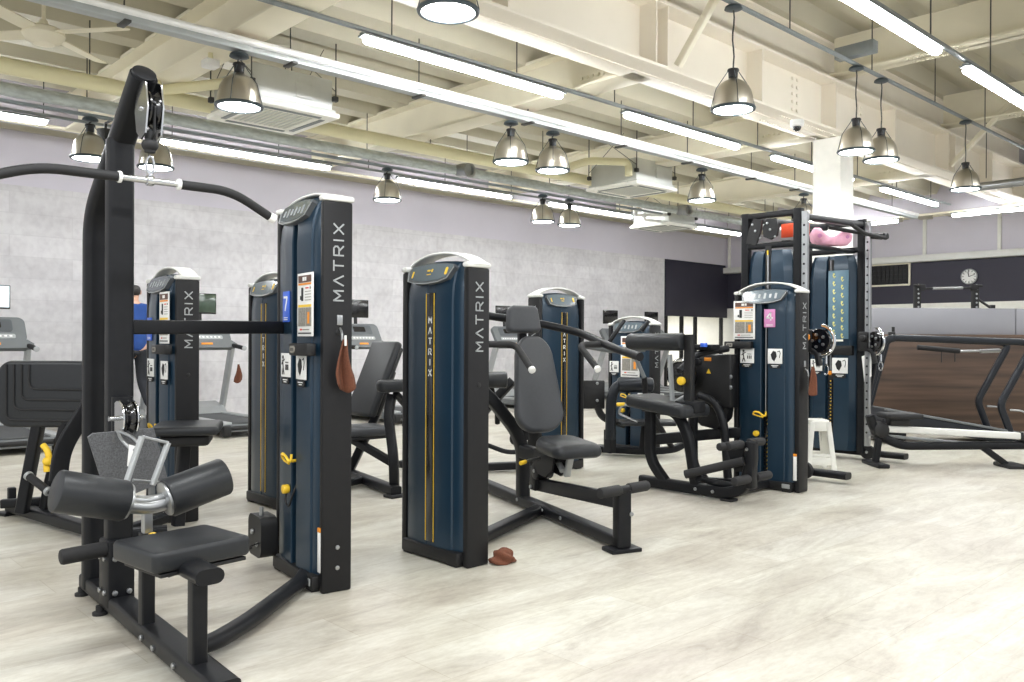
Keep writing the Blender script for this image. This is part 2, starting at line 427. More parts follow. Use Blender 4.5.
for a, b in (((6.23, 4.5, 3.68), (6.25, 3.8, 4.6)), ((12.7, 4.5, 3.72), (12.7, 3.7, 4.5)), ((16.1, 4.5, 3.72), (16.1, 3.7, 4.5))):
    struct(MB().rt([a, b], .065, .065, .01), 'ceiling_beam', 'cream')
c = MB().box((9.62, YG, 1.8), (.03, .34, 3.62)).box((9.47, YG, 1.8), (.03, .34, 3.62), .004).box((9.77, YG, 1.8), (.03, .34, 3.62), .004).box((9.62, YG - .15, 1.8), (.28, .04, 3.62))
struct(c, 'column', 'offwhite')

# ------------------------------------------------------------------ lamps
def pendant(name, label, loc, cord, group):
    t = thing(name, label, 'pendant lamp', loc, group); x, y, z = loc; X = Mx.Translation(V(loc))
    build(MB().lathe([(0, .0), (.055, 0), (.07, -.012), (.075, -.03), (.05, -.04), (0, -.04)], X), 'canopy', 'darkrim', t)
    w = [(x + .012 * sin(k * 1.3) * (1 if 0 < k < 8 else 0), y, z - .03 - (cord + .02) * k / 8) for k in range(9)]
    build(MB().tube(w, .007, 8), 'cord', 'rod', t)
    q = -.03 - cord
    build(MB().lathe([(0, q), (.045, q), (.05, q - .012), (.04, q - .025), (.036, q - .085), (.05, q - .11), (0, q - .11)], X), 'neck', 'black', t)
    sh = [(.038, q - .08), (.05, q - .092), (.078, q - .104), (.104, q - .122), (.128, q - .15), (.146, q - .185), (.158, q - .23), (.165, q - .28), (.169, q - .325), (.165, q - .325), (.154, q - .231), (.141, q - .187), (.123, q - .153), (.1, q - .126), (.07, q - .109)]
    build(MB().lathe(sh, X, 32), 'lamp_shade', 'alu', t)
    m = MB().lathe([(.162, q - .318), (.182, q - .322), (.186, q - .332), (.18, q - .345), (.16, q - .345), (.156, q - .33), (.162, q - .318)], X, 32)
    for k in range(4):
        a = pi / 4 + pi / 2 * k; e = V((cos(a), sin(a), 0))
        m.tube([V(loc) + e * .045 + V((0, 0, q - .02)), V(loc) + e * .14 + V((0, 0, q - .16)), V(loc) + e * .183 + V((0, 0, q - .325))], .0035, 6)
    build(m, 'rim', 'darkrim', t)
    build(MB().lathe([(0, q - .352), (.08, q - .35), (.155, q - .338), (.155, q - .332), (0, q - .336)], X, 28), 'diffuser', 'lamp', t)
    return t
trayY, rowY, conY = 6.28, 9.0, 3.9
a = pendant('pendant_lamp', 'silver bell pendant under the cable tray, nearest to the big ceiling cassette', (2.96, trayY, 3.46), .05, 'bell pendants under the cable tray')
for x, lb in ((5.86, 'silver bell pendant under the cable tray, left one of the close pair'), (6.47, 'silver bell pendant under the cable tray, right one of the close pair'),
              (9.22, 'silver bell pendant under the cable tray, above the tall cable machine side of the room'), (11.87, 'small distant silver bell pendant beside the white column, under the cable tray end')):
    copy_tree(a, (x, trayY, 3.45), label=lb)
a = pendant('pendant_lamp', 'silver bell pendant below the galvanised duct, left of the black slanted machine arm', (2.69, rowY, 3.42), .04, 'bell pendants below the round duct')
for x, lb in ((3.33, 'silver bell pendant behind the chrome pulley of the tall black machine arm'), (6.24, 'silver bell pendant below the duct, hanging alone above the lavender wall'),
              (9.06, 'small silver bell pendant below the duct, left one of the far touching pair'), (9.65, 'small silver bell pendant below the duct, right one of the far touching pair')):
    copy_tree(a, (x, rowY, 3.42), label=lb)
a = pendant('pendant_lamp', 'large silver bell pendant cut by the top edge of the picture, seen from below', (3.13, conY, 4.03), .5, 'bell pendants on long cords beside the girder')
for x, lb in ((6.17, 'silver bell pendant on a long cord before the girder, left of the column'), (8.44, 'long-cord silver bell pendant just right of the column, left one of two'),
              (9.03, 'long-cord silver bell pendant right of the column, right one of two'), (11.5, 'silver bell pendant on a long cord farthest to the right, by the diagonal brace')):
    copy_tree(a, (x, conY, 4.03), label=lb)

def batten(loc, L, ax, label, group):
    t = thing('hanging_strip_light', label, 'strip light', loc, group); p = V(loc); d = V(ax)
    build(MB().rt([p - d * L / 2 + V((0, 0, -.008)), p + d * L / 2 + V((0, 0, -.008))], .1, .012, .004).rt([p - d * L / 2 + V((0, 0, .006)), p + d * L / 2 + V((0, 0, .006))], .05, .016, .004), 'housing', 'railgrey', t)
    q = V((0, 0, -.036))
    build(MB().sweep([p - d * (L / 2 - .06) + q, p + d * (L / 2 - .06) + q], [(  .042 * cos(2 * pi * i / 16), .03 * sin(2 * pi * i / 16)) for i in range(16)]).ball(p - d * (L / 2 - .06) + q, .0415, (1, 1, .72)).ball(p + d * (L / 2 - .06) + q, .0415, (1, 1, .72)), 'diffuser', 'tubelamp', t)
    return t
G1, G2, G3, G4 = 'strip lights between tray and girder', 'strip lights near the left wall', 'strip lights by the right wall', 'strip lights above the right side'
for x0, x1, lb in ((3.57, 5.8, 'white strip light in the middle row, nearest one above the centre tower'), (6.70, 8.83, 'white strip light in the middle row, second from the front'),
                   (9.59, 11.8, 'white strip light in the middle row, partly hidden by the white column'), (12.75, 14.92, 'white strip light in the middle row, farthest, right of the column')):
    batten(((x0 + x1) / 2, 5.5, 3.56), x1 - x0, (1, 0, 0), lb, G1)
for x0, x1, lb in ((.35, 2.55, 'white strip light near the left wall, cut by the left edge of the picture'), (3.7, 5.96, 'white strip light near the left wall, below the big ceiling cassette'),
                   (7.03, 9.26, 'white strip light near the left wall, right of the lone bell pendant'), (10.1, 12.3, 'white strip light near the left wall, behind the far pendant pair'),
                   (13.95, 15.97, 'white strip light near the left wall, farthest one by the wall corner')):
    batten(((x0 + x1) / 2, 9.9, 3.54), x1 - x0, (1, 0, 0), lb, G2)
for y0, y1, lb in ((6.65, 8.85, 'white strip light along the right wall, behind the cable machine'), (3.5, 5.73, 'white strip light along the right wall, cut by the right edge of the picture')):
    batten((16.2, (y0 + y1) / 2, 3.54), y1 - y0, (0, 1, 0), lb, G3)
for x0, x1, lb in ((4.8, 7.02, 'white strip light at top right, nearer one cut by the top edge'), (7.59, 9.8, 'white strip light at top right, farther one cut by the right edge')):
    batten(((x0 + x1) / 2, 2.58, 3.55), x1 - x0, (1, 0, 0), lb, G4)

# ------------------------------------------------------------------ services under the roof
def rods(m, pts, z0, r=.006):
    for x, y in pts: m.rod((x, y, z0), (x, y, ZL + .05 if y > YG else ZD + .05), r, 6)
    return m
t = thing('cable_tray', 'long bright cable tray with white conduit running over the machines', 'cable tray', (2, trayY, 3.5))
build(MB().rt([(-1.5, trayY, 3.5), (16., trayY, 3.5)], .1, .05, .006).rt([(-1.5, trayY + .05, 3.535), (16., trayY + .05, 3.535)], .012, .08, .003), 'channel', 'traygrey', t)
build(MB().tube([(-1.5, trayY - .045, 3.55), (16., trayY - .045, 3.55)], .03, 10), 'conduit', 'traywhite', t, 'white conduit pipe')
m = MB()
for k in range(3): m.tube([(-1.5 + i * .35, trayY + .01 + .03 * k - .02 + .008 * sin(i * 1.7 + k), 3.565 + .02 * (k % 2) + .006 * sin(i * 2.3 + 2 * k)) for i in range(50)], .013, 6)
build(m, 'cable', 'cable', t)
m = rods(MB(), [(x, trayY, ) for x in (.9, 2.1, 3.4, 4.7, 6.1, 7.6, 8.9, 10.4, 11.6, 13.2, 15)], 3.5)
for x in (.9, 2.1, 3.4, 4.7, 6.1, 7.6, 8.9, 10.4, 11.6, 13.2): m.box((x, trayY, 3.47), (.05, .16, .02), .004)
each(m, 'hanger_rod', 'rod', t)
for yy, z, x0, x1, lb in ((5.5, 3.6, -1, 15.5, 'thin grey lighting rail carrying the middle row of strip lights'), (9.9, 3.58, -1, 16.5, 'thin grey lighting rail carrying the strip lights near the left wall'), (2.58, 3.59, 2, 13, 'thin grey lighting rail carrying the strip lights at top right')):
    t = thing('lighting_rail', lb, 'rail', ((x0 + x1) / 2, yy, z))
    build(MB().rt([(x0, yy, z), (x1, yy, z)], .04, .028, .004), 'channel', 'railgrey', t)
    each(rods(MB(), [(x0 + .8 + 1.35 * k, yy) for k in range(int((x1 - x0 - 1) / 1.35) + 1)], z), 'hanger_rod', 'rod', t)
t = thing('galvanised_duct', 'round galvanised spiral duct running along the left side under the roof', 'duct', (6, 8.8, 3.5))
m = MB(); pr = []
n = 260
for i in range(n + 1):
    pr.append((.062 + (.002 if i % 4 == 0 else 0), -1.5 + i * 17.5 / n))
m.lathe(pr, Mx.Translation(V((0, 8.8, 3.5))) @ Mx.Rotation(pi / 2, 4, 'Y'), 18)
build(m, 'pipe', 'galv', t)
for x in (3.0, 7.25, 12.2):
    m = MB().tube([(x, 8.8, 3.5), (x, 8.68, 3.5), (x + .01, 8.6, 3.48)], .085, 16).lathe([(.085, 0), (.1, 0), (.1, .03), (.07, .03), (.065, -.05), (.0, -.05)], Mx.Translation(V((x + .01, 8.6, 3.48))) @ Mx.Rotation(pi / 2, 4, 'X'), 20)
    build(m, 'branch_outlet', 'steel', t)
each(rods(MB(), [(1 + 1.6 * k, 8.8) for k in range(10)], 3.55), 'hanger_rod', 'rod', t)
solo(MB().rt([(-1.5, 9.0, 3.44), (12., 9.0, 3.44)], .05, .03, .004), 'lamp_rail', 'railgrey', 'grey rail below the round duct carrying bell pendants', 'rail', (5, 9.0, 3.44))
t = thing('water_pipe', 'thick cream painted pipe running along under the cross beams', 'pipe', (5, 8.05, 3.5))
build(MB().tube([(-1.5, 8.05, 3.5), (16, 8.05, 3.5)], .07, 14), 'pipe', 'creampipe', t)
build(MB().tube([(2.9, 8.05, 3.52), (3.15, 7.95, 3.58), (3.5, 7.3, 3.58), (3.5, 7.05, 3.58)], .05, 12, .12).disc((3.0, 8.0, 3.55), (.8, -.5, .1), .08, .03), 'branch', 'creampipe', t)
build(MB().tube([(8.3, 8.05, 3.52), (8.3, 7.4, 3.58), (8.75, 7.1, 3.58), (8.75, 7.1, 3.4)], .05, 12, .12), 'branch', 'creampipe', t)
each(rods(MB(), [(.5 + 1.9 * k, 8.05) for k in range(8)], 3.55), 'hanger_rod', 'rod', t)
t = thing('conduit_pipe', 'straight grey conduit along the cream girder holding long-cord pendants', 'conduit', (8, conY, 4.05))
build(MB().tube([(1, conY, 4.05), (17, conY, 4.05)], .022, 10), 'pipe', 'railgrey', t)
each(rods(MB(), [(3.7 + 1.7 * k, conY) for k in range(7)], 4.05), 'hanger_rod', 'rod', t)
solo(MB().box((8.32, conY - .05, 4.15), (.12, .4, .12), .01), 'ballast_box', 'railgrey', 'grey ballast box fixed at the conduit above the right pendants', 'electrical box', (8.32, conY - .12, 4.13))
t = thing('flexible_duct', 'short silver duct crossing right of the far long-cord pendant', 'duct', (13.2, 3, 3.52))
build(MB().tube([(13.2, 4.4, 3.46), (13.2, 1.2, 3.46)], .06, 12), 'pipe', 'steel', t)
each(rods(MB(), [(13.2, 4.2), (13.2, 3.1), (13.2, 1.4)], 3.57), 'hanger_rod', 'rod', t)

def cassette(c, label):
    x, y, z = c; t = thing('ceiling_cassette', label, 'air conditioner', c, 'ceiling air conditioner cassettes'); h = .44
    build(MB().box((x, y, z + .2), (.8, .8, .32), .015).box((x + .1, y - .405, z + .2), (.16, .01, .14), .004).box((x, y, z + .06), (.84, .84, .03), .005), 'casing', 'acgrey', t)
    m = MB()
    for sx, sy, lx, ly in ((0, 1, .9, .17), (0, -1, .9, .17), (1, 0, .17, .56), (-1, 0, .17, .56)):
        m.box((x + sx * .365, y + sy * .365, z + .02), (lx, ly, .045), .012)
    build(m, 'panel', 'acwhite', t)
    m = MB().use('acgrille').box((x, y, z + .02), (.58, .58, .03), .004)
    m.use('acgrey')
    for k in range(11): m.box((x - .25 + .05 * k, y, z + .003), (.012, .54, .008))
    build(m, 'intake_grille', 'acgrille', t)
    m = MB()
    for sx, sy, lx, ly in ((0, 1, .6, .05), (0, -1, .6, .05), (1, 0, .05, .6), (-1, 0, .05, .6)):
        m.box((x + sx * .35, y + sy * .35, z - .004), (lx, ly, .008), .003)
    build(m, 'louvre', 'railgrey', t)
    m = MB()
    for sx in (-1, 1):
        for sy in (-1, 1):
            m.rod((x + sx * .42, y + sy * .42, z + .15), (x + sx * .42, y + sy * .42, 4.05), .007, 6).box((x + sx * .415, y + sy * .415, z + .18), (.05, .05, .05), .006)
            m.rod((x + sx * .42, y + sy * .42, z + .25), (x + sx * .42, y - sy * .2, 4.0), .004, 6)
    each(m, 'hanger_rod', 'rod', t)
    return t
cassette((3.8, 7.35, 3.3), 'large grey and white ceiling cassette behind the nearest tray pendant')
cassette((9.25, 7.45, 3.3), 'white ceiling cassette left of the tray pendant in mid room')
t = cassette((12.75, 9.5, 3.3), 'farthest small white ceiling cassette with white pipe bracket')
build(MB().tube([(11.7, 9.35, 3.62), (11.7, 9.35, 3.42), (12.35, 9.2, 3.48)], .03, 8, .05).tube([(11.9, 9.3, 3.62), (11.9, 9.3, 3.36), (12.3, 9.25, 3.36)], .03, 8, .05), 'drain_pipe', 'white', t)

t = thing('ceiling_fan', 'cream ceiling fan with round motor housing at top left', 'fan', (1.88, 7.45, 3.62))
X = Mx.Translation(V((1.88, 7.45, 3.62)))
build(MB().lathe([(0, .13), (.03, .13), (.04, .09), (.1, .075), (.15, .05), (.155, .01), (.13, -.03), (.085, -.05), (.08, -.058), (0, -.06)], X), 'motor_housing', 'cream', t)
build(MB().rod((1.88, 7.45, 3.7), (1.88, 7.45, 4.06), .016, 10), 'down_rod', 'cream', t)
for k in range(4):
    a = R(38 + 90 * k); M_ = X @ Mx.Rotation(a, 4, 'Z') @ Mx.Rotation(R(10), 4, 'X')
    build(MB(M_).rp((.43, 0, .03), (1, 0, 0), (0, 1, 0), (0, 0, 1), .6, .13, .05, .008).box((.17, 0, .03), (.12, .03, .01)), 'blade', 'cream', t)
t = thing('dome_camera', 'small white dome security camera under the girder left of the column', 'camera', (8.5, 4.58, 3.62))
X = Mx.Translation(V((8.5, 4.58, 3.62)))
build(MB().lathe([(0, 0), (.07, 0), (.075, -.03), (.07, -.06), (.05, -.07), (0, -.07)], X), 'housing', 'white', t)
build(MB().ball((8.5, 4.58, 3.545), .045), 'lens_dome', 'blackgloss', t); build(MB().box((8.5, 4.58, 3.618), (.1, .1, .012), .004), 'ceiling_mount', 'white', t)
t = thing('ceiling_sensor', 'small white box sensor hanging under the near cross beam', 'sensor', (3.0, 6.9, 3.6))
build(MB().box((3.0, 6.9, 3.53), (.12, .12, .07), .015), 'housing', 'white', t)
build(MB().rod((3.0, 6.9, 3.56), (3.0, 6.9, 3.625), .02, 10), 'mount', 'creampipe', t)
t = thing('ceiling_speaker', 'small black box speaker beside the first duct pendant', 'speaker', (2.93, 9.3, 3.35))
build(MB().box((2.93, 9.3, 3.3), (.13, .11, .2), .01, R(30)), 'cabinet', 'black', t)
build(MB().rod((2.93, 9.3, 3.39), (2.93, 9.3, 3.46), .014).rt([(2.93, 9.3, 3.46), (2.93, 9.02, 3.46)], .03, .012, .003), 'bracket', 'black', t)
# wall clock, vent
t = thing('wall_clock', 'round white wall clock on the dark band of the far right wall', 'clock', (19.95, 6.68, 2.66))
X = Mx.Translation(V((19.97, 6.68, 2.66))) @ Mx.Rotation(-pi / 2, 4, 'Y')
build(MB().lathe([(0, -.03), (.16, -.03), (.172, 0), (.168, .035), (.156, .04), (.152, .02), (0, .02)], X, 32), 'case', 'silver', t)
m = MB(X).use('white').lathe([(0, .021), (.15, .021)], None, 32).use('ink')
for k in range(12):
    a = 2 * pi * k / 12; m.box((.125 * cos(a), .125 * sin(a), .024), (.035, .012, .003), 0, a)
build(m, 'dial', 'white', t)
m = MB(X); m.box((.045, .01, .028), (.1, .016, .003), 0, R(12)); m.box((.02, -.06, .03), (.15, .011, .003), 0, R(-70))
build(m, 'hand', 'ink', t)
t = thing('wall_vent', 'black grid ventilation grille in a beige frame on the right wall', 'vent', (19.96, 8.6, 2.8))
m = MB()
for k in range(13): m.box((19.965, 8.02 + .1 * k, 2.8), (.02, .03, .48))
for k in range(5): m.box((19.965, 8.6, 2.6 + .1 * k), (.02, 1.25, .025))
build(m, 'grid', 'ink', t); build(MB().box((19.985, 8.6, 2.8), (.02, 1.3, .5)), 'backing', 'black', t)
m = MB()
for y in (7.95, 9.25): m.box((19.96, y, 2.8), (.05, .04, .54), .005)
for z in (2.54, 3.03): m.box((19.96, 8.6, z), (.05, 1.3, .04), .005)
build(m, 'frame', 'cream', t)
# ------------------------------------------------------------------ weight towers
def frame_T(x, y, rz, z=0): return Mx.Translation(V((x, y, z))) @ Mx.Rotation(rz, 4, 'Z')
def loft(mb, loops):
    k = len(loops[0]); vs = [p for l in loops for p in l]; fs = []
    for i in range(len(loops) - 1):
        for m in range(k): fs.append((i * k + m, i * k + (m + 1) % k, (i + 1) * k + (m + 1) % k, (i + 1) * k + m))
    fs.append(tuple(range(k))[::-1]); fs.append(tuple((len(loops) - 1) * k + m for m in range(k)))
    return mb.add(vs, fs)
def info_card(T, x0, x1, z0, z1, y, par, name='information_card'):
    m = MB(T); cx, cz, w, h = (x0 + x1) / 2, (z0 + z1) / 2, x1 - x0, z1 - z0
    U, W, N = (1, 0, 0), (0, 0, 1), (0, -1, 0)
    m.use('white').box((cx, y, cz), (w, .006, h), .001)
    def q(a, b, c, d, mt, lift=.0045): m.use(mt).box((cx + (a + b) / 2 * w, y - lift, cz + (c + d) / 2 * h), ((b - a) * w, .0015, (d - c) * h))
    q(-.42, .42, .35, .46, 'inkbrown'); q(-.12, .0, .375, .435, 'white', .006); q(.03, .12, .375, .435, 'white', .006)
    q(-.42, .42, .31, .34, 'orange'); q(-.22, -.1, .06, .27, 'ink'); q(-.3, -.24, .08, .14, 'ink')
    q(.05, .25, .25, .27, 'red'); q(.33, .4, .24, .28, 'inkgrey')
    for k in range(4): q(.02, .4, .2 - .045 * k, .21 - .045 * k, 'inkgrey')
    q(-.42, .42, -.04, .0, 'yellow'); q(-.42, .04, -.34, -.05, 'inkgrey'); q(.07, .42, -.34, -.05, 'inkgrey'); q(.2, .32, -.3, -.12, 'orange', .006)
    q(-.3, -.18, -.405, -.38, 'red'); q(-.14, .3, -.4, -.385, 'inkgrey'); q(-.42, .42, -.46, -.44, 'ink')
    return build(m, name, 'white', par, 'white card with printed exercise pictures')
def pictogram(T, x, z, y, par, kind, w=.13):
    T = T @ Mx.Translation(V((x, y, z))) @ Mx.Scale(w / .105, 4, (1, 0, 0)) @ Mx.Scale(w / .105, 4, (0, 0, 1)); x = y = z = 0; w = .105
    m = MB(T); U, W, N = (1, 0, 0), (0, 0, 1), (0, -1, 0); O = (x, y - .0045, z)
    m.use('white').box((x, y, z), (w, .006, .1), .001)
    m.use('ink')
    if kind:
        m.prism([(-.03, .01), (-.012, .036), (.008, .03), (.014, .0), (-.004, -.034), (-.02, -.02)], O, U, W, N, .002)
        m.stroke([(.02, .03), (.034, .036), (.04, .02), (.034, -.01)], O, U, W, N, .004)
    else:
        m.prism(circ(.008, 8), (x - .026, y - .0045, z + .033), U, W, N, .002)
        m.stroke([(-.03, .02), (-.024, -.01), (-.034, -.038)], O, U, W, N, .007).stroke([(-.024, -.01), (-.014, -.038)], O, U, W, N, .006).stroke([(-.04, .004), (-.026, .016), (-.01, .024)], O, U, W, N, .005)
        for k in range(3): m.stroke([(.006 + .013 * k, .0), (.006 + .013 * k, -.018)], O, U, W, N, .007)
        m.stroke([(.004, .012), (.034, .012)], O, U, W, N, .004)
    m.use('ink').rp((x, y - .002, z - .066), U, W, N, w * .78, .028, .012, .005)
    m.use('white')
    for k in range(2): m.box((x, y - .005, z - .062 - .009 * k), (w * .5 - .02 * k, .001, .004))
    return build(m, 'pictogram', 'white', par, 'white pictogram sticker with black caption')
def tower(T, H, par, style='stack', w=.61, dep=.155, card=None, sign=None, pic=None, count=None, seat_w=.5, hook=False, letters=True, bolts=False, warn=False):
    h = w / 2
    for sx in (-1, 1):
        sp = build(MB(T).box((sx * (h - .022), dep / 2, (H - .02) / 2), (.044, dep, H - .02), .012), 'side_panel', 'panel', par)
        if letters:
            m = MB(T)
            if sx > 0: word(m, 'MATRIX', (h + .0005, dep * .5 + .026, H - (.475 if H < 1.8 else .505)), (0, 0, 1), (0, -1, 0), (1, 0, 0), .05, .52, .15, .95)
            else: word(m, 'MATRIX', (-h - .0005, dep * .5 - .026, H - .475), (0, 0, 1), (0, 1, 0), (-1, 0, 0), .05, .52, .15, .95)
            build(m, 'lettering', 'silver', sp, 'silver vertical brand lettering')
        if sx > 0 and bolts:
            m = MB(T)
            for z in (.12, .22): m.disc((h + .003, dep * .5, z), (1, 0, 0), .011, .008, 12, .002)
            each(m, 'bolt', 'steel', sp)
        if sx > 0:
            m = MB(T).disc((h, dep * .5, H - .66), (1, 0, 0), .014, .006, 12, .002)
            build(m, 'plug', 'black', sp)
    # shroud
    a = h - .046; sl = .03
    YF = -.022  # front of the shroud; slot or stripe runs down its middle
    g = .05 if style == 'stack' else YF + .004
    out = [(-a, .12), (-a, .028), (-a + .008, .008), (-a + .035, -.008), (-.13, YF + .004), (-sl - .006, YF), (-sl, YF + .005), (-sl, g),
           (sl, g), (sl, YF + .005), (sl + .006, YF), (.13, YF + .004), (a - .085, -.01), (a - .078, -.001), (a - .062, -.001), (a - .02, .012), (a, .03), (a, .12)]
    lv = [(.075, 0), (H - .2, 0), (H - .12, .008), (H - .05, .028), (H - .01, .05), (H + .008, .075)]
    sh = build(loft(MB(T), [[(x, min(.12, y + k), z + (.022 * (1 - (x / a) ** 2) if z > H - .15 else 0)) for x, y in out] for z, k in lv]), 'shroud', 'navy', par, ang=28)
    build(MB(T).box((0, .03, .045), (w - .1, .13, .07), .01).box((0, .05, .045), (w - .09, .1, .04), .006), 'plinth', 'black', par)
    m = MB(T)
    for sx in (-1, 1): m.box((sx * (h - .1), .0, .012), (.08, .06, .024), .006)
    each(m, 'foot', 'rubber', par)
    # cap arch
    pts = [(x * (h + .004), .09, H - .008 + (.082 if H < 1.8 else .05) * (1 - abs(x) ** 2.4)) for x in [i / 12 - 1 for i in range(25)]]
    m = MB(T).sweep([V(p) for p in pts], rrect(.115, .014, .006))
    for sx in (-1, 1): m.box((sx * (h - .022), .078, H - .006), (.054, .172, .03), .013)
    build(m, 'top_cap', 'cap', par)
    # display
    dz, tilt = H - .045, R(22)
    D = T @ Mx.Translation(V((-.02, .0, dz))) @ Mx.Rotation(-tilt, 4, 'X')
    poly = [(-.185, .045), (-.2, .02), (-.18, -.04), (-.1, -.058), (0, -.062), (.1, -.055), (.17, -.035), (.205, .03), (.2, .045), (.1, .058), (0, .062), (-.1, .056)]
    ds = build(MB(D).prism(poly, (0, .0, 0), (1, 0, 0), (0, 0, 1), (0, -1, 0), .03), 'display', 'displaygrey', par)
    m = MB(D).prism([(x * .94, z * .86 + .003) for x, z in poly], (0, -.0155, 0), (1, 0, 0), (0, 0, 1), (0, -1, 0), .004)
    build(m, 'glass', 'displayglass', ds)
    m = MB(D)
    if style == 'back': m.use('yellow').rp((-.15, -.019, -.005), (1, 0, 0), (0, 0, 1), (0, -1, 0), .012, .042, .006, .002).rp((.15, -.019, .005), (1, 0, 0), (0, 0, 1), (0, -1, 0), .02, .045, .008, .002).box((-.01, -.019, .014), (.026, .002, .01)).box((.02, -.019, .014), (.012, .002, .018)).box((0, -.019, -.01), (.035, .002, .005))
    else:
        m.use('silver')
        for k in range(6):
            x = -.13 + .05 * k; m.rp((x, -.019, .0), (1, 0, 0), (0, 0, 1), (0, -1, 0), .02, .05 if k % 2 else .036, .006, .002)
    build(m, 'graphic', 'silver', ds)
    build(MB(D).sweep([V((x * 1.0, -.018, z - .004)) for x, z in poly[1:8]], rrect(.006, .004, .001)), 'trim_line', 'silver', ds)
    yf = YF - .002
    if style == 'back':
        st = build(MB(T).box((0, YF + .001, (H - .15 + .1) / 2), (.08, .008, H - .25), .003), 'stripe_panel', 'blackgloss', par)
        m = MB(T)
        for sx in (-1, 1): m.box((sx * .036, YF - .0035, (H - .15 + .1) / 2), (.0042, .002, H - .26))
        build(m, 'accent_line', 'yellow', st, 'yellow accent line')
        m = MB(T); word(m, 'MATRIX', (0, YF - .0035, H - .32), (1, 0, 0), (0, 0, 1), (0, -1, 0), .033, .8, .16, .75, True)
        build(m, 'lettering', 'white', st, 'white stacked brand lettering')
    else:
        m = MB(T).use('ink').box((0, .047, (H - .1) / 2), (2 * sl - .004, .006, H - .25))
        build(m, 'slot', 'ink', sh)
        m = MB(T)
        for k in range(15): m.box((0, .03, .1 + .034 * k), (.05, .02, .029), .003)
        ws = build(m, 'weight_stack', 'blackgloss', par)
        m = MB(T)
        for k in range(15): m.box((.012, .0195, .1 + .034 * k), (.012, .002, .012))
        build(m, 'weight_mark', 'inkgrey' if H > 1.8 else 'yellow', ws)
        build(MB(T).rod((-.008, .02, .6), (-.008, .02, H - .16), .005, 8), 'guide_cable', 'steel', par)
        m = MB(T).tube([(-.085, -.05, .62), (-.07, -.06, .645), (-.02, -.06, .64), (.01, -.05, .61), (.035, -.05, .615), (.03, -.045, .65)], .007, 8, .02).tube([(-.085, -.05, .62), (-.04, -.055, .61), (.01, -.05, .6)], .006, 8).rod((-.0, .01, .612), (-.0, -.055, .612), .008)
        build(m, 'selector_pin', 'yellow', par)
        kb = build(MB(T).disc((-.06, -.042, .46), (0, 1, 0), .024, .035, 16, .006), 'adjuster_knob', 'yellow', par)
        build(MB(T).tube(fil([(-.055, -.04, .44), (-.06, -.045, .4), (-.01, -.045, .37), (.03, -.035, .45), (.02, .0, .52)], .04), .005, 6), 'cord', 'black', kb)
        if card: info_card(T, *card, yf - .003, sh)
        if sign:
            ch, mt, x0, x1, z0, z1 = sign
            m = MB(T).use(mt).box(((x0 + x1) / 2, yf - .001, (z0 + z1) / 2), (x1 - x0, .006, z1 - z0), .001).use('white')
            g = (z1 - z0) * .42; ww = (x1 - x0) * .55
            for pl in LET[ch]: m.stroke([((p - .5) * ww, (q - .5) * g) for p, q in pl], ((x0 + x1) / 2, yf - .005, (z0 + z1) / 2 + .015), (1, 0, 0), (0, 0, 1), (0, -1, 0), .011)
            for k in range(2): m.box(((x0 + x1) / 2, yf - .0045, z0 + .022 - .01 * k), ((x1 - x0) * .6, .001, .004))
            build(m, 'number_sign', mt, sh, ('pink sign reading 4' if ch == '4' else 'blue sign reading ' + ('7' if ch == '7' else '1')))
        if pic:
            for k, (x, z) in enumerate(pic): pictogram(T, x, z, yf, sh, k)
        if count:
            x0, x1, z = count
            cb = build(MB(T).box(((x0 + x1) / 2, -.045, z), (x1 - x0, .05, .062), .008), 'rep_counter', 'black', par)
            m = MB(T).use('inkgrey').rp((x0 + .055, -.072, z), (1, 0, 0), (0, 0, 1), (0, -1, 0), .062, .034, .012, .004).use('ink')
            for k in range(3): m.box((x0 + .04 + .015 * k, -.0745, z), (.006, .001, .016))
            build(m, 'counter_window', 'inkgrey', cb)
    if warn:
        m = MB(T).use('white').box((a + .012, -.002, .2), (.03, .006, .2), .002).use('orange').box((a + .012, -.0025, .307), (.031, .007, .022), .002)
        build(m, 'warning_label', 'white', sh, 'white warning label with an orange head')
        build(MB(T).box((a - .05, -.038, .05), (.07, .006, .035), .002), 'serial_plate', 'silver', par)
    if hook:
        build(MB(T).tube([(h + .004, .085, H - .64), (h + .03, .085, H - .66), (h + .034, .085, H - .7), (h + .03, .085, H - .69)], .006, 6, .02).box((h + .002, .085, H - .6), (.008, .03, .05), .003), 'hook', 'steel', par)
def bolt(m, c, ax, r=.013): return m.disc(c, ax, r, .014, 10, .003)
def grip(m, p, q, r=.02): return m.rod(p, q, r, 12, r * .5)
# ------------------------------------------------------------------ lat pulldown / low row station (front left)
t = thing('lat_pulldown_machine', 'tall lat pulldown and low row station with the blue sign 7, nearest at front left', 'exercise machine', (1.7, 3.8, 0))
T7 = frame_T(2.178, 3.93, R(-98))
tower(T7, 1.93, t, 'stack', w=.648, card=(.065, .265, 1.25, 1.565), sign=('7', 'bluesign', -.15, -.06, 1.325, 1.485), pic=((-.11, 1.1), (.105, 1.095)), count=(.05, .29, 1.185), hook=True, bolts=True, warn=True)
build(MB().rt([(1.315, 4.31, .05), (1.315, 4.31, 1.82), (1.315, 3.69, 2.35)], .085, .11, .03, .12, up=(1, 0, 0)).disc((1.315, 3.70, 2.345), (0, -.76, .65), .05, .05), 'rear_upright', 'frame', t)
build(MB().rt([(1.308, 3.96, .04), (1.308, 3.96, 2.12)], .085, .11, .022, up=(1, 0, 0)), 'front_upright', 'frame', t)
sl = build(MB().box((1.30, 3.955, .2), (.115, .13, .3), .012), 'upright_sleeve', 'frame', t)
m = MB()
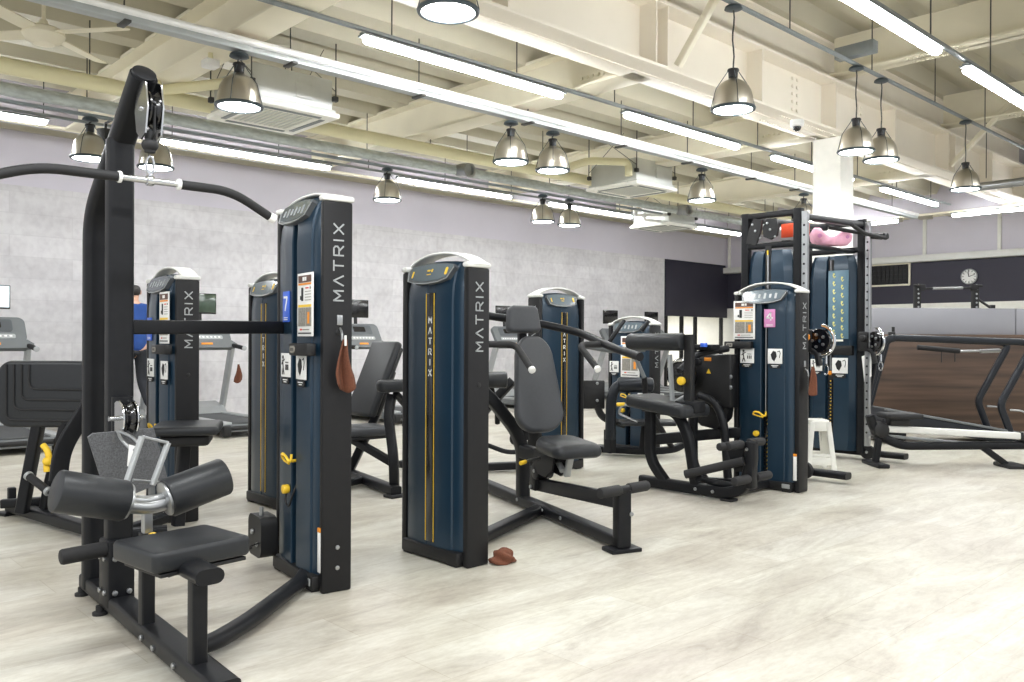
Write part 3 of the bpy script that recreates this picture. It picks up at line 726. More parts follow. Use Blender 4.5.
for z in (.12, .27):
    for y in (-.03, .03): bolt(m, (1.30 + y, 3.886, z), (0, 1, 0), .012); bolt(m, (1.238, 3.955 + y, z), (1, 0, 0), .012)
each(m, 'bolt', 'steel', sl)
build(MB().rt([(1.34, 3.965, 1.287), (2.2, 4.13, 1.297)], .05, .066, .008), 'crossbar', 'frame', t)
rl = build(MB().rt([(1.325, 4.4, .065), (1.235, 2.7, .065)], .105, .07, .014), 'base_rail', 'frame', t)
m = MB()
for y in (3.42, 3.28, 3.05): bolt(m, (1.205 - .0 + (y - 3.2) * .05, y, .06), (1, 0, 0), .011)
each(m, 'bolt', 'steel', rl)
for x, y in ((1.28, 4.38), (1.37, 4.38), (1.25, 4.02), (1.35, 4.0), (1.2, 2.75)):
    build(MB().lathe([(0, 0), (.032, 0), (.032, .012), (.018, .016), (.018, .04), (0, .04)], Mx.Translation(V((x, y, 0)))), 'foot', 'rubber', t)
build(MB().rt([(1.26, 3.22, .05), (1.40, 3.2, .05), (1.62, 3.34, .05), (2.1, 3.74, .05), (2.2, 3.86, .06)], .085, .06, .028, .14), 'floor_brace', 'frame', t)
build(MB().rt([(1.235, 2.93, .09), (1.235, 2.93, .4)], .055, .055, .008), 'seat_post', 'frame', t)
build(MB().rt([(1.245, 2.85, .412), (1.25, 3.3, .412)], .105, .055, .027), 'seat_bracket', 'frame', t)
st = build(MB().pad((1.275, 3.165, .452), (.385, .325, .074), .016, Mx.Rotation(R(7), 3, 'Z')), 'seat', 'pad', t)
build(MB().box((1.285, 3.155, .402), (.34, .27, .014), .003, R(7)), 'seat_board', 'black', st)
# thigh rollers on an adjustable post
pp = build(MB().rt([(1.255, 3.47, .09), (1.255, 3.47, .46)], .052, .052, .008), 'roller_post', 'frame', t)
build(MB().rt([(1.255, 3.47, .4), (1.255, 3.47, .575)], .036, .036, .006), 'slide_tube', 'steel', pp)
build(MB().disc((1.262, 3.425, .44), (.3, 1, 0), .026, .03, 16, .008), 'adjuster_knob', 'yellow', pp)
build(MB().tube([(1.16, 3.45, .585), (1.255, 3.46, .56), (1.35, 3.46, .575)], .03, 12, .05).tube([(1.16, 3.45, .61), (1.255, 3.46, .585), (1.35, 3.46, .60)], .02, 12, .05), 'roller_bracket', 'steel', t)
for p, q in (((.915, 3.45, .67), (1.165, 3.45, .60)), ((1.325, 3.45, .59), (1.57, 3.45, .655))):
    rr = build(MB().rod(p, q, .08, 28, .01), 'thigh_roller', 'pad', t)
    d = (V(q) - V(p)).normalized(); e = V(q) if p[0] < 1.2 else V(p); e = e + d * (.004 if p[0] < 1.2 else -.004)
    build(MB().disc(e, d, .07, .014, 24, .004), 'roller_cap', 'steel', rr)
# pulleys
m = MB(); P = V((1.325, 3.655, 2.2))
for sx in (-1, 1): m.prism([(-.05, .1), (.0, .12), (.045, .08), (.07, 0), (.05, -.09), (0, -.13), (-.05, -.11), (-.075, 0)], P + V((sx * .032, 0, 0)), (0, 1, 0), (0, 0, 1), (1, 0, 0), .007)
m.rod(P + V((-.045, 0, 0)), P + V((.045, 0, 0)), .01)
hd = build(m, 'pulley_housing', 'chrome', t)
build(MB().lathe([(.02, -.022), (.08, -.022), (.08, -.015), (.066, 0), (.08, .015), (.08, .022), (.02, .022)], Mx.Translation(P) @ Mx.Rotation(pi / 2, 4, 'Y')), 'pulley_wheel', 'blackgloss', hd)
build(MB().tube([(1.325, 3.59, 2.2), (1.325, 3.60, 2.09), (1.325, 3.64, 2.06)], .006, 6), 'cable', 'black', t)
build(MB().ball((1.325, 3.645, 2.05), .034, (1, 1, .9)).disc((1.325, 3.645, 2.062), (0, 0, 1), .022, .09), 'cable_stopper', 'rubber', t)
P = V((1.295, 3.835, .89)); m = MB()
for sx in (-1, 1): m.lathe([(0, -.004), (.075, -.004), (.078, 0), (.075, .004), (0, .004)], Mx.Translation(P + V((sx * .03, 0, 0))) @ Mx.Rotation(pi / 2, 4, 'Y'), 28)
m.rod(P + V((-.07, 0, 0)), P + V((.07, 0, 0)), .011)
hd = build(m, 'pulley_housing', 'chrome', t)
build(MB().lathe([(.02, -.02), (.07, -.02), (.07, -.014), (.058, 0), (.07, .014), (.07, .02), (.02, .02)], Mx.Translation(P) @ Mx.Rotation(pi / 2, 4, 'Y')), 'pulley_wheel', 'blackgloss', hd)
build(MB().rt([(1.30, 3.895, .80), (1.30, 3.895, .98)], .05, .088, .02, up=(1, 0, 0)), 'pulley_bracket', 'frame', t)
m = MB()
for sx in (-1, 1): m.prism([(-.05, .1), (.0, .1), (.03, -.08), (-.02, -.09)], V((1.325 + sx * .02, 4.08, 1.78)), (0, 1, 0), (0, 0, 1), (1, 0, 0), .006)
build(m, 'upper_bracket', 'steel', t)
# textured foot plate, foot pegs, low pulley box
pl = MB().prism([(-.17, .115), (-.15, .13), (.1, .135), (.17, -.09), (.16, -.11), (.03, -.15), (-.1, -.1)], (1.305, 3.83, .705), (1, 0, 0), (0, -.12, 1), (0, -1, -.12), .014)
build(pl, 'foot_plate', 'felt', t)
pg = build(MB().rod((1.06, 3.93, .305), (1.26, 3.93, .312), .034, 16, .012), 'foot_peg', 'rubber', t)
build(MB().rod((1.2, 3.93, .31), (1.27, 3.94, .312), .022), 'peg_stub', 'frame', pg)
lb = build(MB().prism(rrect(.21, .22, .05, 5), (2.15, 4.255, .18), (-.139, -.99, 0), (0, 0, 1), (-.99, .139, 0), .09), 'low_pulley_box', 'black', t)
m = MB(); bolt(m, (2.098, 4.275, .2), (1, -.14, 0), .014); bolt(m, (2.098, 4.215, .14), (1, -.14, 0), .012); m.rod((2.13, 4.23, .28), (2.13, 4.23, .335), .011)
each(m, 'bolt', 'steel', lb)
build(MB().rod((1.3, 3.45, .3), (2.08, 4.24, .12), .004, 6).rod((1.2, 3.1, .37), (2.1, 4.2, .15), .004, 6), 'cable', 'black', t)

# lat bar and row handle hang from the station
t = thing('lat_bar', 'wide bent black lat bar with chrome centre hanging from the tall station', 'lat bar', (1.325, 3.645, 1.9))
def barpt(x, z): return V((1.325 + x, 3.645, z))
build(MB().tube([barpt(-.13, 1.9), barpt(.13, 1.9)], .0135, 12), 'centre_bar', 'chrome', t)
for sx in (-1, 1):
    q = .06 if sx < 0 else 0
    g = build(MB().tube([barpt(sx * .12, 1.9), barpt(sx * (.36 + q), 1.9), barpt(sx * (.545 + q), 1.805 + q * .5)], .02, 14, .09), 'grip', 'rubber', t)
    build(MB().rod(barpt(sx * (.54 + q), 1.808 + q * .5), barpt(sx * (.572 + q), 1.792 + q * .5), .021, 14, .006), 'end_cap', 'white', g)
    build(MB().disc(barpt(sx * .122, 1.9), (1, 0, 0), .024, .014, 14, .003), 'collar', 'white', g)
m = MB().tube([barpt(0, 1.915), barpt(-.012, 1.935), barpt(0, 1.955), barpt(.012, 1.935)], .005, 6).disc(barpt(0, 1.9), (1, 0, 0), .022, .03, 14, .004).rod(barpt(0, 1.9), barpt(0, 1.94), .008)
m.sweep([barpt(.016 * cos(a), 1.965 + .038 * sin(a)) for a in [2 * pi * k / 14 for k in range(14)]], circ(.006, 6), closed=True, up=(0, 1, 0))
build(m, 'carabiner', 'chrome', t)
t = thing('row_handle', 'silver double row handle hanging by a cable loop below the lower pulley', 'cable handle', (1.3, 3.66, .75))
A, B_ = V((1.298, 3.65, .825)), V((1.407, 3.65, .79)); C_, D_ = V((1.225, 3.63, .63)), V((1.335, 3.63, .62))
m = MB().rt([A, B_], .014, .014, .003).rt([C_ * .55 + A * .45 + V((.0, 0, -.07)), D_ * .55 + B_ * .45 + V((0, 0, -.07))], .012, .012, .003)
build(m, 'crossbar', 'steel', t)
for p, q in ((A, C_), (B_, D_)): build(MB().rt([p, q], .026, .018, .005), 'grip', 'silver', t)
build(MB().prism([(-.012, .04), (.014, .03), (.006, -.06), (-.02, -.05)], A + V((-.035, .01, -.07)), (1, 0, 0), (0, 0, 1), (0, 1, 0), .008), 'link_plate', 'white', t)
build(MB().tube([(1.25, 3.8, .84), (1.235, 3.72, .815), (1.265, 3.66, .765), (1.29, 3.65, .79), (1.275, 3.69, .82), (1.25, 3.78, .84)], .007, 8, .03), 'cable_loop', 'steel', t)

# ------------------------------------------------------------------ hanging and dropped towels
def towel(c, ax, w, h, label, group=None):
    t = thing('towel', label, 'towel', c, group); c = V(c); a = V(ax).normalized(); n = a.cross(V((0, 0, 1)))
    vs, fs = [], []; K, J = 12, 14
    for j in range(J + 1):
        v = j / J
        for i in range(K + 1):
            u = i / K - .5; wd = w * (.22 + .78 * min(1, v * 1.35))
            dz = -h * v * (1 - .3 * (abs(u + .12) ** 1.1) * v)
            dp = .016 * sin(u * 9 + 1) * min(1, v * 2 + .3) + .022 * (1 - 2 * abs(u)) * v
            vs.append(c + a * (u * wd + .01 * sin(v * 4)) + V((0, 0, dz)) + n * dp)
    for j in range(J):
        for i in range(K): q = j * (K + 1) + i; fs.append((q, q + 1, q + K + 2, q + K + 1))
    o = build(MB().add(vs, fs), 'cloth', 'towel', t); sd = o.modifiers.new('thickness', 'SOLIDIFY'); sd.thickness = .008
    build(MB().tube([c + V((0, 0, .02)) - n * .0, c + V((0, 0, .0)), c + V((0, 0, -.03))], .006, 6), 'hanging_loop', 'white', t)
    return t
towel(T7 @ V((.395, .085, 1.235)), T7.to_3x3() @ V((0, -1, 0)), .105, .26, 'brown towel hanging from the hook of the tower with the blue 7', 'brown hanging towels')
towel((6.49, 3.352, 1.03), (1, 0, 0), .13, .24, 'brown towel hanging on the side of the tower with the pink 4', 'brown hanging towels')
t = thing('floor_towel', 'crumpled brown towel lying on the floor beside the central tower', 'towel', (3.18, 3.46, .0))
bm = bmesh.new(); bmesh.ops.create_icosphere(bm, subdivisions=4, radius=.068)
for v in bm.verts:
    p = v.co.copy(); k = 1 + .22 * sin(p.x * 60 + p.y * 35) * cos(p.y * 52 - p.z * 40) + .14 * sin(p.z * 90 + p.x * 70)
    v.co = V((p.x * k * 1.05, p.y * k * .8, max(-.0, (p.z + .03) * k * .75)))
m = MB().bm(bm, Mx.Translation(V((3.18, 3.455, .002))))
build(m, 'cloth', 'towel', t, ang=60)
K = Mx((pd, pn, V((0, 0, 1)))).transposed().to_4x4()
# ------------------------------------------------------------------ leg press station (left, behind the nearest machine)
t = thing('leg_press_machine', 'seated leg machine with ribbed black back shell, left behind the nearest station', 'exercise machine', (2.0, 5.9, 0))
tower(frame_T(2.235, 5.935, R(-92)), 1.65, t, 'stack', card=(.06, .24, 1.2, 1.55), sign=('I', 'bluesign', -.2, -.11, 1.22, 1.38), pic=((-.13, 1.03), (.14, 1.02)), count=(.02, .28, 1.16), warn=True, hook=False)
d_ = V((.73, -.684, 0)); n_ = V((-.684, -.73, 0)); C0 = V((1.62, 6.15, .86))
X = Mx((d_, n_ * -1, V((0, 0, 1)))).transposed().to_4x4(); X.translation = C0
def shellf(p):
    return (p.x * (1 - .06 * (p.z < 0)), p.y - .09 * (p.x / .36) ** 2 * -1 + .05 * (p.z / .22) ** 2, p.z + .015 * (1 - (p.x / .36) ** 2))
bsm = MB(X @ Mx.Rotation(pi / 2, 4, 'X')).pad((0, 0, 0), (.72, .43, .08), .025, None, lambda p: (p.x, p.y + .02 * (1 - (p.x / .36) ** 2) * (p.y > 0), p.z), .09).pad((0, 0, -.05), (.6, .36, .06), .02); bs = build(bsm, 'back_shell', 'pad', t)
m = MB(X)
for k, (hw, z0) in enumerate(((.29, -.165), (.24, -.095), (.19, -.03), (.14, .04))):
    m.sweep(fil([(-hw, -.042, .2), (-hw, -.042, z0), (.34, -.042, z0 - .005)], .05), circ(.008, 8))
build(m, 'rib', 'rubber', bs)
m = build(MB().rt([(1.55, 6.22, .68), (1.47, 6.3, .08)], .07, .07, .012), 'leg', 'frame', t)
build(MB().rt([(1.68, 6.08, .68), (1.62, 6.2, .3), (1.6, 6.25, .1)], .07, .06, .012, .08), 'leg', 'frame', t)
build(MB().rt([(1.5, 6.7, .06), (1.62, 5.9, .06), (1.72, 5.3, .06), (2.0, 5.2, .06)], .09, .07, .014, .1), 'base_rail', 'frame', t)
build(MB().rt([(1.42, 6.6, .1), (1.75, 6.35, .12)], .06, .06, .01), 'base_rail', 'frame', t)
build(MB().box((1.5, 6.72, .012), (.16, .12, .024), .005, R(20)).box((1.5, 6.7, .1), (.05, .05, .18), .008), 'foot', 'frame', t)
build(MB().tube([(1.56, 6.16, .53), (1.575, 6.12, .5), (1.585, 6.11, .44), (1.57, 6.12, .41), (1.57, 6.11, .36)], .02, 10, .03).ball((1.57, 6.1, .43), .03), 'seat_release', 'yellow', t)
hd = build(MB().rod((1.48, 6.18, .335), (1.55, 6.0, .25), .026, 14, .008), 'hand_grip', 'rubber', t)
m = MB()
for k in (0, 1): m.disc(V((1.48, 6.18, .335)).lerp(V((1.55, 6.0, .25)), k), V((.07, -.18, -.085)), .03, .024, 16, .005)
each(m, 'end_ring', 'silver', hd)
build(MB().rod((1.55, 6.0, .25), (1.62, 5.9, .18), .016), 'grip_bar', 'frame', hd)
build(MB().sweep(fil([(1.68, 5.32, 1.02), (1.57, 5.3, .82), (1.44, 5.3, .6), (1.42, 5.3, .42)], .12), rrect(.03, .1, .01)), 'swing_arm', 'frame', t)
build(MB().box((1.62, 5.36, .68), (.02, .16, .5), .008, R(10)), 'swing_plate', 'black', t)
st = build(MB().pad((2.18, 5.33, .668), (.4, .5, .055), .022, Mx.Rotation(R(-28), 3, 'Z')), 'seat', 'pad', t)
build(MB().pad((2.17, 5.32, .605), (.29, .34, .07), .02, Mx.Rotation(R(-28), 3, 'Z')), 'seat_housing', 'black', st)
build(MB().rt([(2.17, 5.36, .58), (2.13, 5.36, .05)], .07, .07, .012).rt([(1.75, 5.3, .07), (2.2, 5.6, .07)], .07, .06, .012), 'seat_post', 'frame', t)

# ------------------------------------------------------------------ chest machine behind (its seat shows between the two near towers)
t = thing('chest_machine', 'seated chest machine whose seat shows between the two nearest towers', 'exercise machine', (3.5, 5.9, 0))
tower(frame_T(2.97, 5.83, R(-90)), 1.65, t, 'back')
bk = build(MB().pad((0, 0, 0), (.4, .075, .66), .025, None) if False else MB(frame_T(4.1, 6.1, R(90)) @ Mx.Translation(V((0, 0, .9))) @ Mx.Rotation(R(24), 4, 'X')).pad((0, 0, 0), (.4, .07, .68), .025), 'backrest', 'pad', t)
Tb = frame_T(4.1, 6.1, R(90)) @ Mx.Translation(V((0, 0, .9))) @ Mx.Rotation(R(24), 4, 'X')
# the shell sits on the far side of the pad (local -y after the turn faces +X)
build(MB(Tb).box((0, -.05, 0), (.36, .04, .62), .018), 'back_shell', 'black', bk)
m = MB(Tb)
for z in (-.16, .1): m.box((-.12, -.073, z), (.05, .006, .07), .002)
m.rp((-.02, -.072, .29), (1, 0, 0), (0, 0, 1), (0, -1, 0), .2, .035, .016, .006)
build(m, 'label_plate', 'white', bk)
st = build(MB().pad((3.92, 6.08, .47), (.52, .42, .07), .025, Mx.Rotation(R(-8), 3, 'Z')), 'seat', 'padlight', t)
build(MB().box((3.95, 6.05, .42), (.4, .3, .03), .006), 'seat_board', 'black', st)
ap = build(MB().pad((4.08, 5.62, .86), (.5, .13, .1), .035, Mx.Rotation(R(-8), 3, 'Z')), 'arm_pad', 'pad', t)
build(MB().rt([(4.0, 5.64, .8), (4.25, 5.75, .62), (4.32, 5.95, .5)], .05, .05, .012, .08), 'arm_lever', 'frame', t)
build(MB().rt([(3.87, 5.44, .05), (4.1, 6.55, .05)], .09, .07, .014), 'base_rail', 'frame', t)
build(MB().rt([(3.93, 5.55, .06), (3.9, 5.52, .3), (3.97, 5.7, .62), (4.02, 5.72, .78)], .075, .075, .014, .12), 'front_post', 'frame', t)
build(MB().rt([(3.94, 5.6, .25), (3.86, 6.1, .41)], .06, .06, .01), 'seat_strut', 'frame', t)
build(MB().rt([(4.08, 6.45, .06), (4.25, 6.25, .6), (4.32, 6.15, .95)], .08, .07, .014, .12).rt([(3.1, 5.8, .05), (4.0, 6.1, .05)], .08, .06, .012), 'back_post', 'frame', t)
build(MB().box((3.87, 5.46, .012), (.14, .12, .024), .006), 'foot', 'rubber', t)
m = MB(); bolt(m, (3.93, 5.75, .06), (1, -.2, 0)); bolt(m, (4.0, 5.49, .5), (0, -1, 0)); each(m, 'bolt', 'steel', t)

# ------------------------------------------------------------------ shoulder press (centre)
t = thing('shoulder_press_machine', 'central shoulder press with yellow striped navy tower and grey padded seat', 'exercise machine', (3.6, 3.9, 0))
tower(frame_T(2.945, 3.787, R(-90)), 1.65, t, 'back', w=.606)
S = frame_T(4.24, 4.22, R(-19.35))
rl = build(MB(S).rt([(0, -1.12, .055), (0, 1.2, .055)], .09, .07, .014), 'base_rail', 'frame', t)
m = MB(S)
for y in (-.12, -.4, .3): bolt(m, (-.046, y, .06), (1, 0, 0))
each(m, 'bolt', 'steel', rl)
build(MB().rt([(3.12, 3.74, .05), (4.22, 4.2, .05)], .09, .06, .014), 'base_rail', 'frame', t)
build(MB(S).box((0, -1.1, .012), (.2, .13, .024), .005), 'foot', 'frame', t)
build(MB(S).rt([(0, -1.1, .03), (0, -1.1, .36)], .09, .075, .012), 'front_post', 'frame', t)
SB = S @ frame_T(0, -1.12, R(17))
pgb = build(MB(SB).rod((-.2, 0, .365), (.2, 0, .365), .024), 'peg_bar', 'frame', t)
for a in (-1, 1): build(MB(SB).rod((a * .035, 0, .365), (a * .21, 0, .365), .032, 16, .012), 'foot_peg', 'rubber', pgb)
build(MB(S).rt([(0, .06, .21), (0, -1.08, .29)], .055, .09, .012, up=(0, 0, 1)), 'step_lever', 'frame', t)
br = build(MB(S).box((0, .02, .26), (.12, .09, .17), .012).disc((0, -.03, .32), (1, 0, 0), .06, .13, 20, .01), 'hinge_bracket', 'frame', t)
m = MB(S); bolt(m, (-.065, -.03, .32), (1, 0, 0)); bolt(m, (-.065, .03, .2), (1, 0, 0)); bolt(m, (.04, -1.14, .22), (0, -1, 0)); each(m, 'bolt', 'steel', br)
build(MB(S).rt([(0, .3, .05), (0, .3, .5), (-.3, .3, .86), (-.55, .36, 1.02)], .085, .1, .02, .16), 'main_post', 'frame', t)
build(MB(S).rt([(0, .28, .5), (0, .3, .9), (0, .33, 1.3)], .06, .06, .012, .1), 'back_post', 'frame', t)
build(MB(S).rt([(-.02, .25, .42), (0, -.05, .42), (0, -.35, .47)], .08, .1, .02, .1), 'seat_arm', 'frame', t)
build(MB(S).prism([(-.12, .08), (.2, .1), (.16, -.04), (.05, -.1), (-.06, -.09), (-.14, -.02)], (-.06, -.15, .4), (0, -1, 0), (0, 0, 1), (1, 0, 0), .012).prism([(-.12, .08), (.2, .1), (.16, -.04), (.05, -.1), (-.06, -.09), (-.14, -.02)], (.06, -.15, .4), (0, -1, 0), (0, 0, 1), (1, 0, 0), .012), 'seat_bracket', 'frame', t)
build(MB(S).rod((.0, -.34, .36), (.0, -.2, .47), .02).rt([(0.02, -.42, .48), (0.02, -.36, .33)], .045, .03, .006), 'gas_spring', 'silver', t)
hv = build(MB(S).tube([(-.05, -.1, .42), (-.18, -.2, .425), (-.24, -.24, .42)], .009, 8, .03), 'seat_lever', 'steel', t)
build(MB(S).rod((-.22, -.225, .42), (-.28, -.27, .417), .014, 12, .005), 'lever_grip', 'yellow', hv)
def seatf(p):
    q = max(0, p.y / .21)
    return (p.x * (1 - .18 * q), p.y, p.z * (1 - .25 * max(0, -p.y / .21)) + .02 * max(0, 1 - (p.x / .17) ** 2) * (p.z > 0) - .03 * max(0, -p.y / .21 - .3))
build(MB(S).pad((0, -.395, .525), (.36, .42, .1), .05, None, seatf), 'seat', 'pad', t)
Bk = S @ Mx.Translation(V((0, .1, .92))) @ Mx.Rotation(R(76.5), 4, 'X')
bp = build(MB(Bk).pad((0, 0, 0), (.37, .70, .085), .03, None, lambda p: (p.x * (1 - .36 * max(0, (p.y + .05) / .4)), p.y, p.z + .02 * (abs(p.x) / .18) ** 2), .14), 'backrest', 'padlight', t)
m = MB(Bk)
build(MB(Bk).box((0, 0, -.055), (.2, .6, .03), .01), 'back_board', 'black', bp)
build(MB(S @ Mx.Translation(V((-.03, .25, 1.385))) @ Mx.Rotation(R(82), 4, 'X')).pad((0, 0, 0), (.245, .2, .095), .028, None, lambda p: (p.x * (1 + .1 * (-p.y / .1)), p.y, p.z), .04), 'headrest', 'padlight', t)
build(MB(S).tube([(-.55, .52, 1.46), (-.4, .5, 1.44), (.25, .5, 1.36), (.5, .32, 1.29), (.5, -.1, 1.19), (.5, -.5, 1.125)], .03, 14, .16), 'press_arm', 'frame', t)
for sx, xi in ((1, .3), (-1, -.2)):
    hd = build(MB(S).tube([(sx * .5, 0, 1.205), (xi, 0, 1.205), (xi, -.27, 1.04)], .024, 14, .07), 'handle', 'rubber', t)
    build(MB(S).rod((xi, -.262, 1.045), (xi, -.285, 1.03), .025, 14, .006), 'end_cap', 'white', hd)
build(MB(S).tube([(-.5, .0, 1.205), (-.52, .3, 1.3), (-.5, .52, 1.45)], .028, 12, .1).box((-.5, .02, 1.2), (.07, .1, .09), .02), 'press_arm', 'frame', t)

# ------------------------------------------------------------------ mid tower and its bench
t = thing('arm_curl_machine', 'machine with yellow striped navy tower standing behind the central shoulder press', 'exercise machine', (5.6, 5.8, 0))
tower(frame_T(5.82, 5.51, R(0)), 1.65, t, 'back', w=.62)
build(MB().rt([(5.6, 5.75, .05), (4.85, 6.1, .05), (4.75, 6.6, .05)], .09, .07, .014, .1), 'base_rail', 'frame', t)
build(MB().rt([(5.2, 5.95, .06), (5.12, 6.05, .45)], .08, .08, .014).rt([(4.95, 6.05, .05), (5.02, 6.1, .3), (5.35, 6.0, .62), (5.5, 5.85, .85)], .08, .07, .014, .12), 'seat_post', 'frame', t)
build(MB().pad((5.05, 6.1, .5), (.42, .38, .07), .025, Mx.Rotation(R(-30), 3, 'Z')), 'seat', 'pad', t)
build(MB().rod((5.02, 5.85, .87), (5.25, 5.66, .87), .075, 20, .02), 'roller_pad', 'pad', t)
build(MB().tube([(5.1, 5.9, .3), (5.3, 5.72, .2), (5.45, 5.62, .2)], .022, 10, .06).tube([(5.15, 5.8, .87), (5.3, 5.85, .6), (5.35, 5.9, .45)], .025, 10, .08), 'lever', 'frame', t)
build(MB().box((4.9, 5.95, .07), (.3, .12, .03), .008, R(-30)).disc((5.4, 5.7, .32), (0, 1, 0), .06, .05), 'foot_rest', 'black', t)

# ------------------------------------------------------------------ tower with blue sticker, partly behind the back extension bench
t = thing('hip_machine', 'machine with teal navy tower, blue sticker and bent padded lever, beside the mid tower', 'exercise machine', (7.1, 5.8, 0))
T6 = frame_T(7.34, 5.93, R(-90))
tower(T6, 1.42, t, 'stack', w=.62, card=(-.1, .16, .83, 1.28), pic=((-.2, .94), (.2, .6)), warn=True)
build(MB(T6).box((-.12, -.03, 1.145), (.09, .006, .07), .001), 'sticker', 'bluesticker', t, 'small blue sticker')
build(MB().rt([K @ V(q) for q in ((.55, 9.3, .06), (1.5, 8.95, .06), (1.8, 9.0, .09), (1.95, 9.1, .28), (1.97, 9.2, .6))], .1, .07, .016, .14), 'base_rail', 'frame', t)
build(MB().rt([K @ V((.8, 9.2, .05)), K @ V((1.0, 9.4, .05))], .08, .06, .014).rt([K @ V((1.4, 8.97, .06)), K @ V((1.42, 8.95, .34))], .08, .08, .012), 'base_rail', 'frame', t)
build(MB().pad(K @ V((1.42, 8.92, .37)), (.6, .3, .05), .02, Mx.Rotation(ang, 3, 'Z')), 'seat', 'pad', t)
build(MB().tube([K @ V(q) for q in ((1.03, 8.85, .2), (1.04, 8.85, .64), (1.1, 8.85, .77), (1.3, 8.85, .77))], .055, 14, .12), 'padded_lever', 'navyrail', t)
build(MB().rod(K @ V((1.1, 8.85, .77)), K @ V((1.48, 8.85, .77)), .078, 22, .03), 'roller_pad', 'navyrail', t)
build(MB().rt([K @ V((1.03, 8.87, .06)), K @ V((1.03, 8.86, .3))], .1, .1, .014), 'lever_post', 'frame', t)
build(MB().box(K @ V((.85, 8.95, .66)), (.26, .06, .3), .012, ang).tube([K @ V(q) for q in ((.9, 8.95, .55), (.95, 8.95, .42), (1.2, 8.93, .34))], .04, 10, .1), 'side_plate', 'black', t)
m = MB()
for z in (.6, .78): bolt(m, K @ V((.9, 8.915, z)), (-.684, -.7295, 0), .016)
each(m, 'bolt', 'steel', t)
for a, b in (((6.56, 5.56, 1.22), (6.72, 5.5, 1.44)), ((7.0, 5.5, 1.33), (7.06, 5.45, 1.44))): build(MB().rod(a, b, .022, 12, .006), 'handle', 'frame', t)
build(MB().tube([(6.35, 5.7, 1.18), (6.55, 5.5, 1.13), (6.78, 5.28, 1.15)], .03, 12, .1).rt([(6.74, 5.4, 1.12), (6.82, 5.32, .86)], .04, .04, .008), 'arm_bar', 'greyplastic', t)
build(MB().tube([(6.82, 5.32, .86), (6.9, 5.36, .6), K @ V((1.7, 8.97, .1))], .03, 10, .15).rod((6.56, 5.56, 1.22), (6.5, 5.55, 1.13), .02), 'arm_post', 'frame', t)

# ------------------------------------------------------------------ back extension (right of centre)
t = thing('back_extension_machine', 'back extension machine with big roller pad and the tower with the pink sign', 'exercise machine', (5.9, 4.0, 0))
TA = frame_T(6.4, 3.72, R(-90))
tower(TA, 1.65, t, 'stack', w=.61, card=(-.29, -.085, 1.25, 1.575), sign=('4', 'pinksign', .0, .1, 1.35, 1.5), pic=((-.16, 1.11), (.1, 1.11)), count=(-.36, -.1, 1.2), warn=True, hook=True, bolts=False)
m = MB(); x = 5.7
rl = build(MB().rt([(x, 4.47, .055), (x, 3.66, .055), (x, 3.5, .1), (x, 3.43, .27), (x, 3.43, .47)], .09, .08, .02, .12, up=(1, 0, 0)), 'base_rail', 'frame', t)
m = MB()
for y in (3.9, 3.74): bolt(m, (x - .045, y, .06), (1, 0, 0))
for z in (.2, .42): bolt(m, (x - .045, 3.44, z), (1, 0, 0))
each(m, 'bolt', 'steel', rl)
build(MB().box((x, 4.43, .012), (.1, .1, .024), .006).box((x, 3.62, .01), (.1, .1, .02), .006), 'foot', 'rubber', t)
build(MB().rt([(x, 4.38, .66), (x, 4.38, .24), (x, 4.22, .07)], .075, .075, .014, .1, up=(1, 0, 0)), 'seat_post', 'frame', t)
build(MB().rt([(x, 4.3, .66), (x, 4.12, .66), (x, 4.0, .48), (x, 3.92, .06)], .075, .075, .014, .12, up=(1, 0, 0)), 'seat_post', 'frame', t)
st = build(MB().pad((x + .03, 4.23, .70), (.4, .6, .1), .03, None, lambda p: (p.x, p.y, p.z + .03 * (p.y / .26))), 'seat', 'pad', t)
build(MB().box((x + .03, 4.2, .66), (.24, .4, .03), .006), 'seat_board', 'black', st)
hv = build(MB().tube([(x - .12, 4.42, .68), (x - .16, 4.55, .7), (x - .16, 4.6, .62), (x - .12, 4.42, .56)], .01, 8, .04), 'seat_lever', 'steel', t)
build(MB().rod((x - .15, 4.53, .70), (x - .17, 4.6, .695), .016, 10, .004), 'lever_grip', 'yellow', hv)
# padded back roller on its swing post
build(MB().rod((x, 4.605, 1.222), (x, 4.05, 1.225), .072, 28, .016), 'back_roller', 'pad', t)
sp = build(MB().rt([(x + .03, 4.015, 1.285), (x + .03, 4.015, .7)], .075, .055, .008, up=(1, 0, 0)), 'swing_post', 'black', t)
build(MB().disc((x - .02, 4.055, .91), (1, .1, 0), .034, .04, 18, .008), 'adjuster_knob', 'yellow', sp)
build(MB().rt([(x + .02, 4.2, 1.12), (x + .02, 4.17, .72)], .05, .02, .005).tube([(x + .02, 4.17, .72), (x + .02, 4.02, .8)], .015), 'link_bar', 'silver', t)
build(MB().box((x + .05, 4.02, .7), (.16, .2, .1), .014), 'pivot_block', 'frame', t)
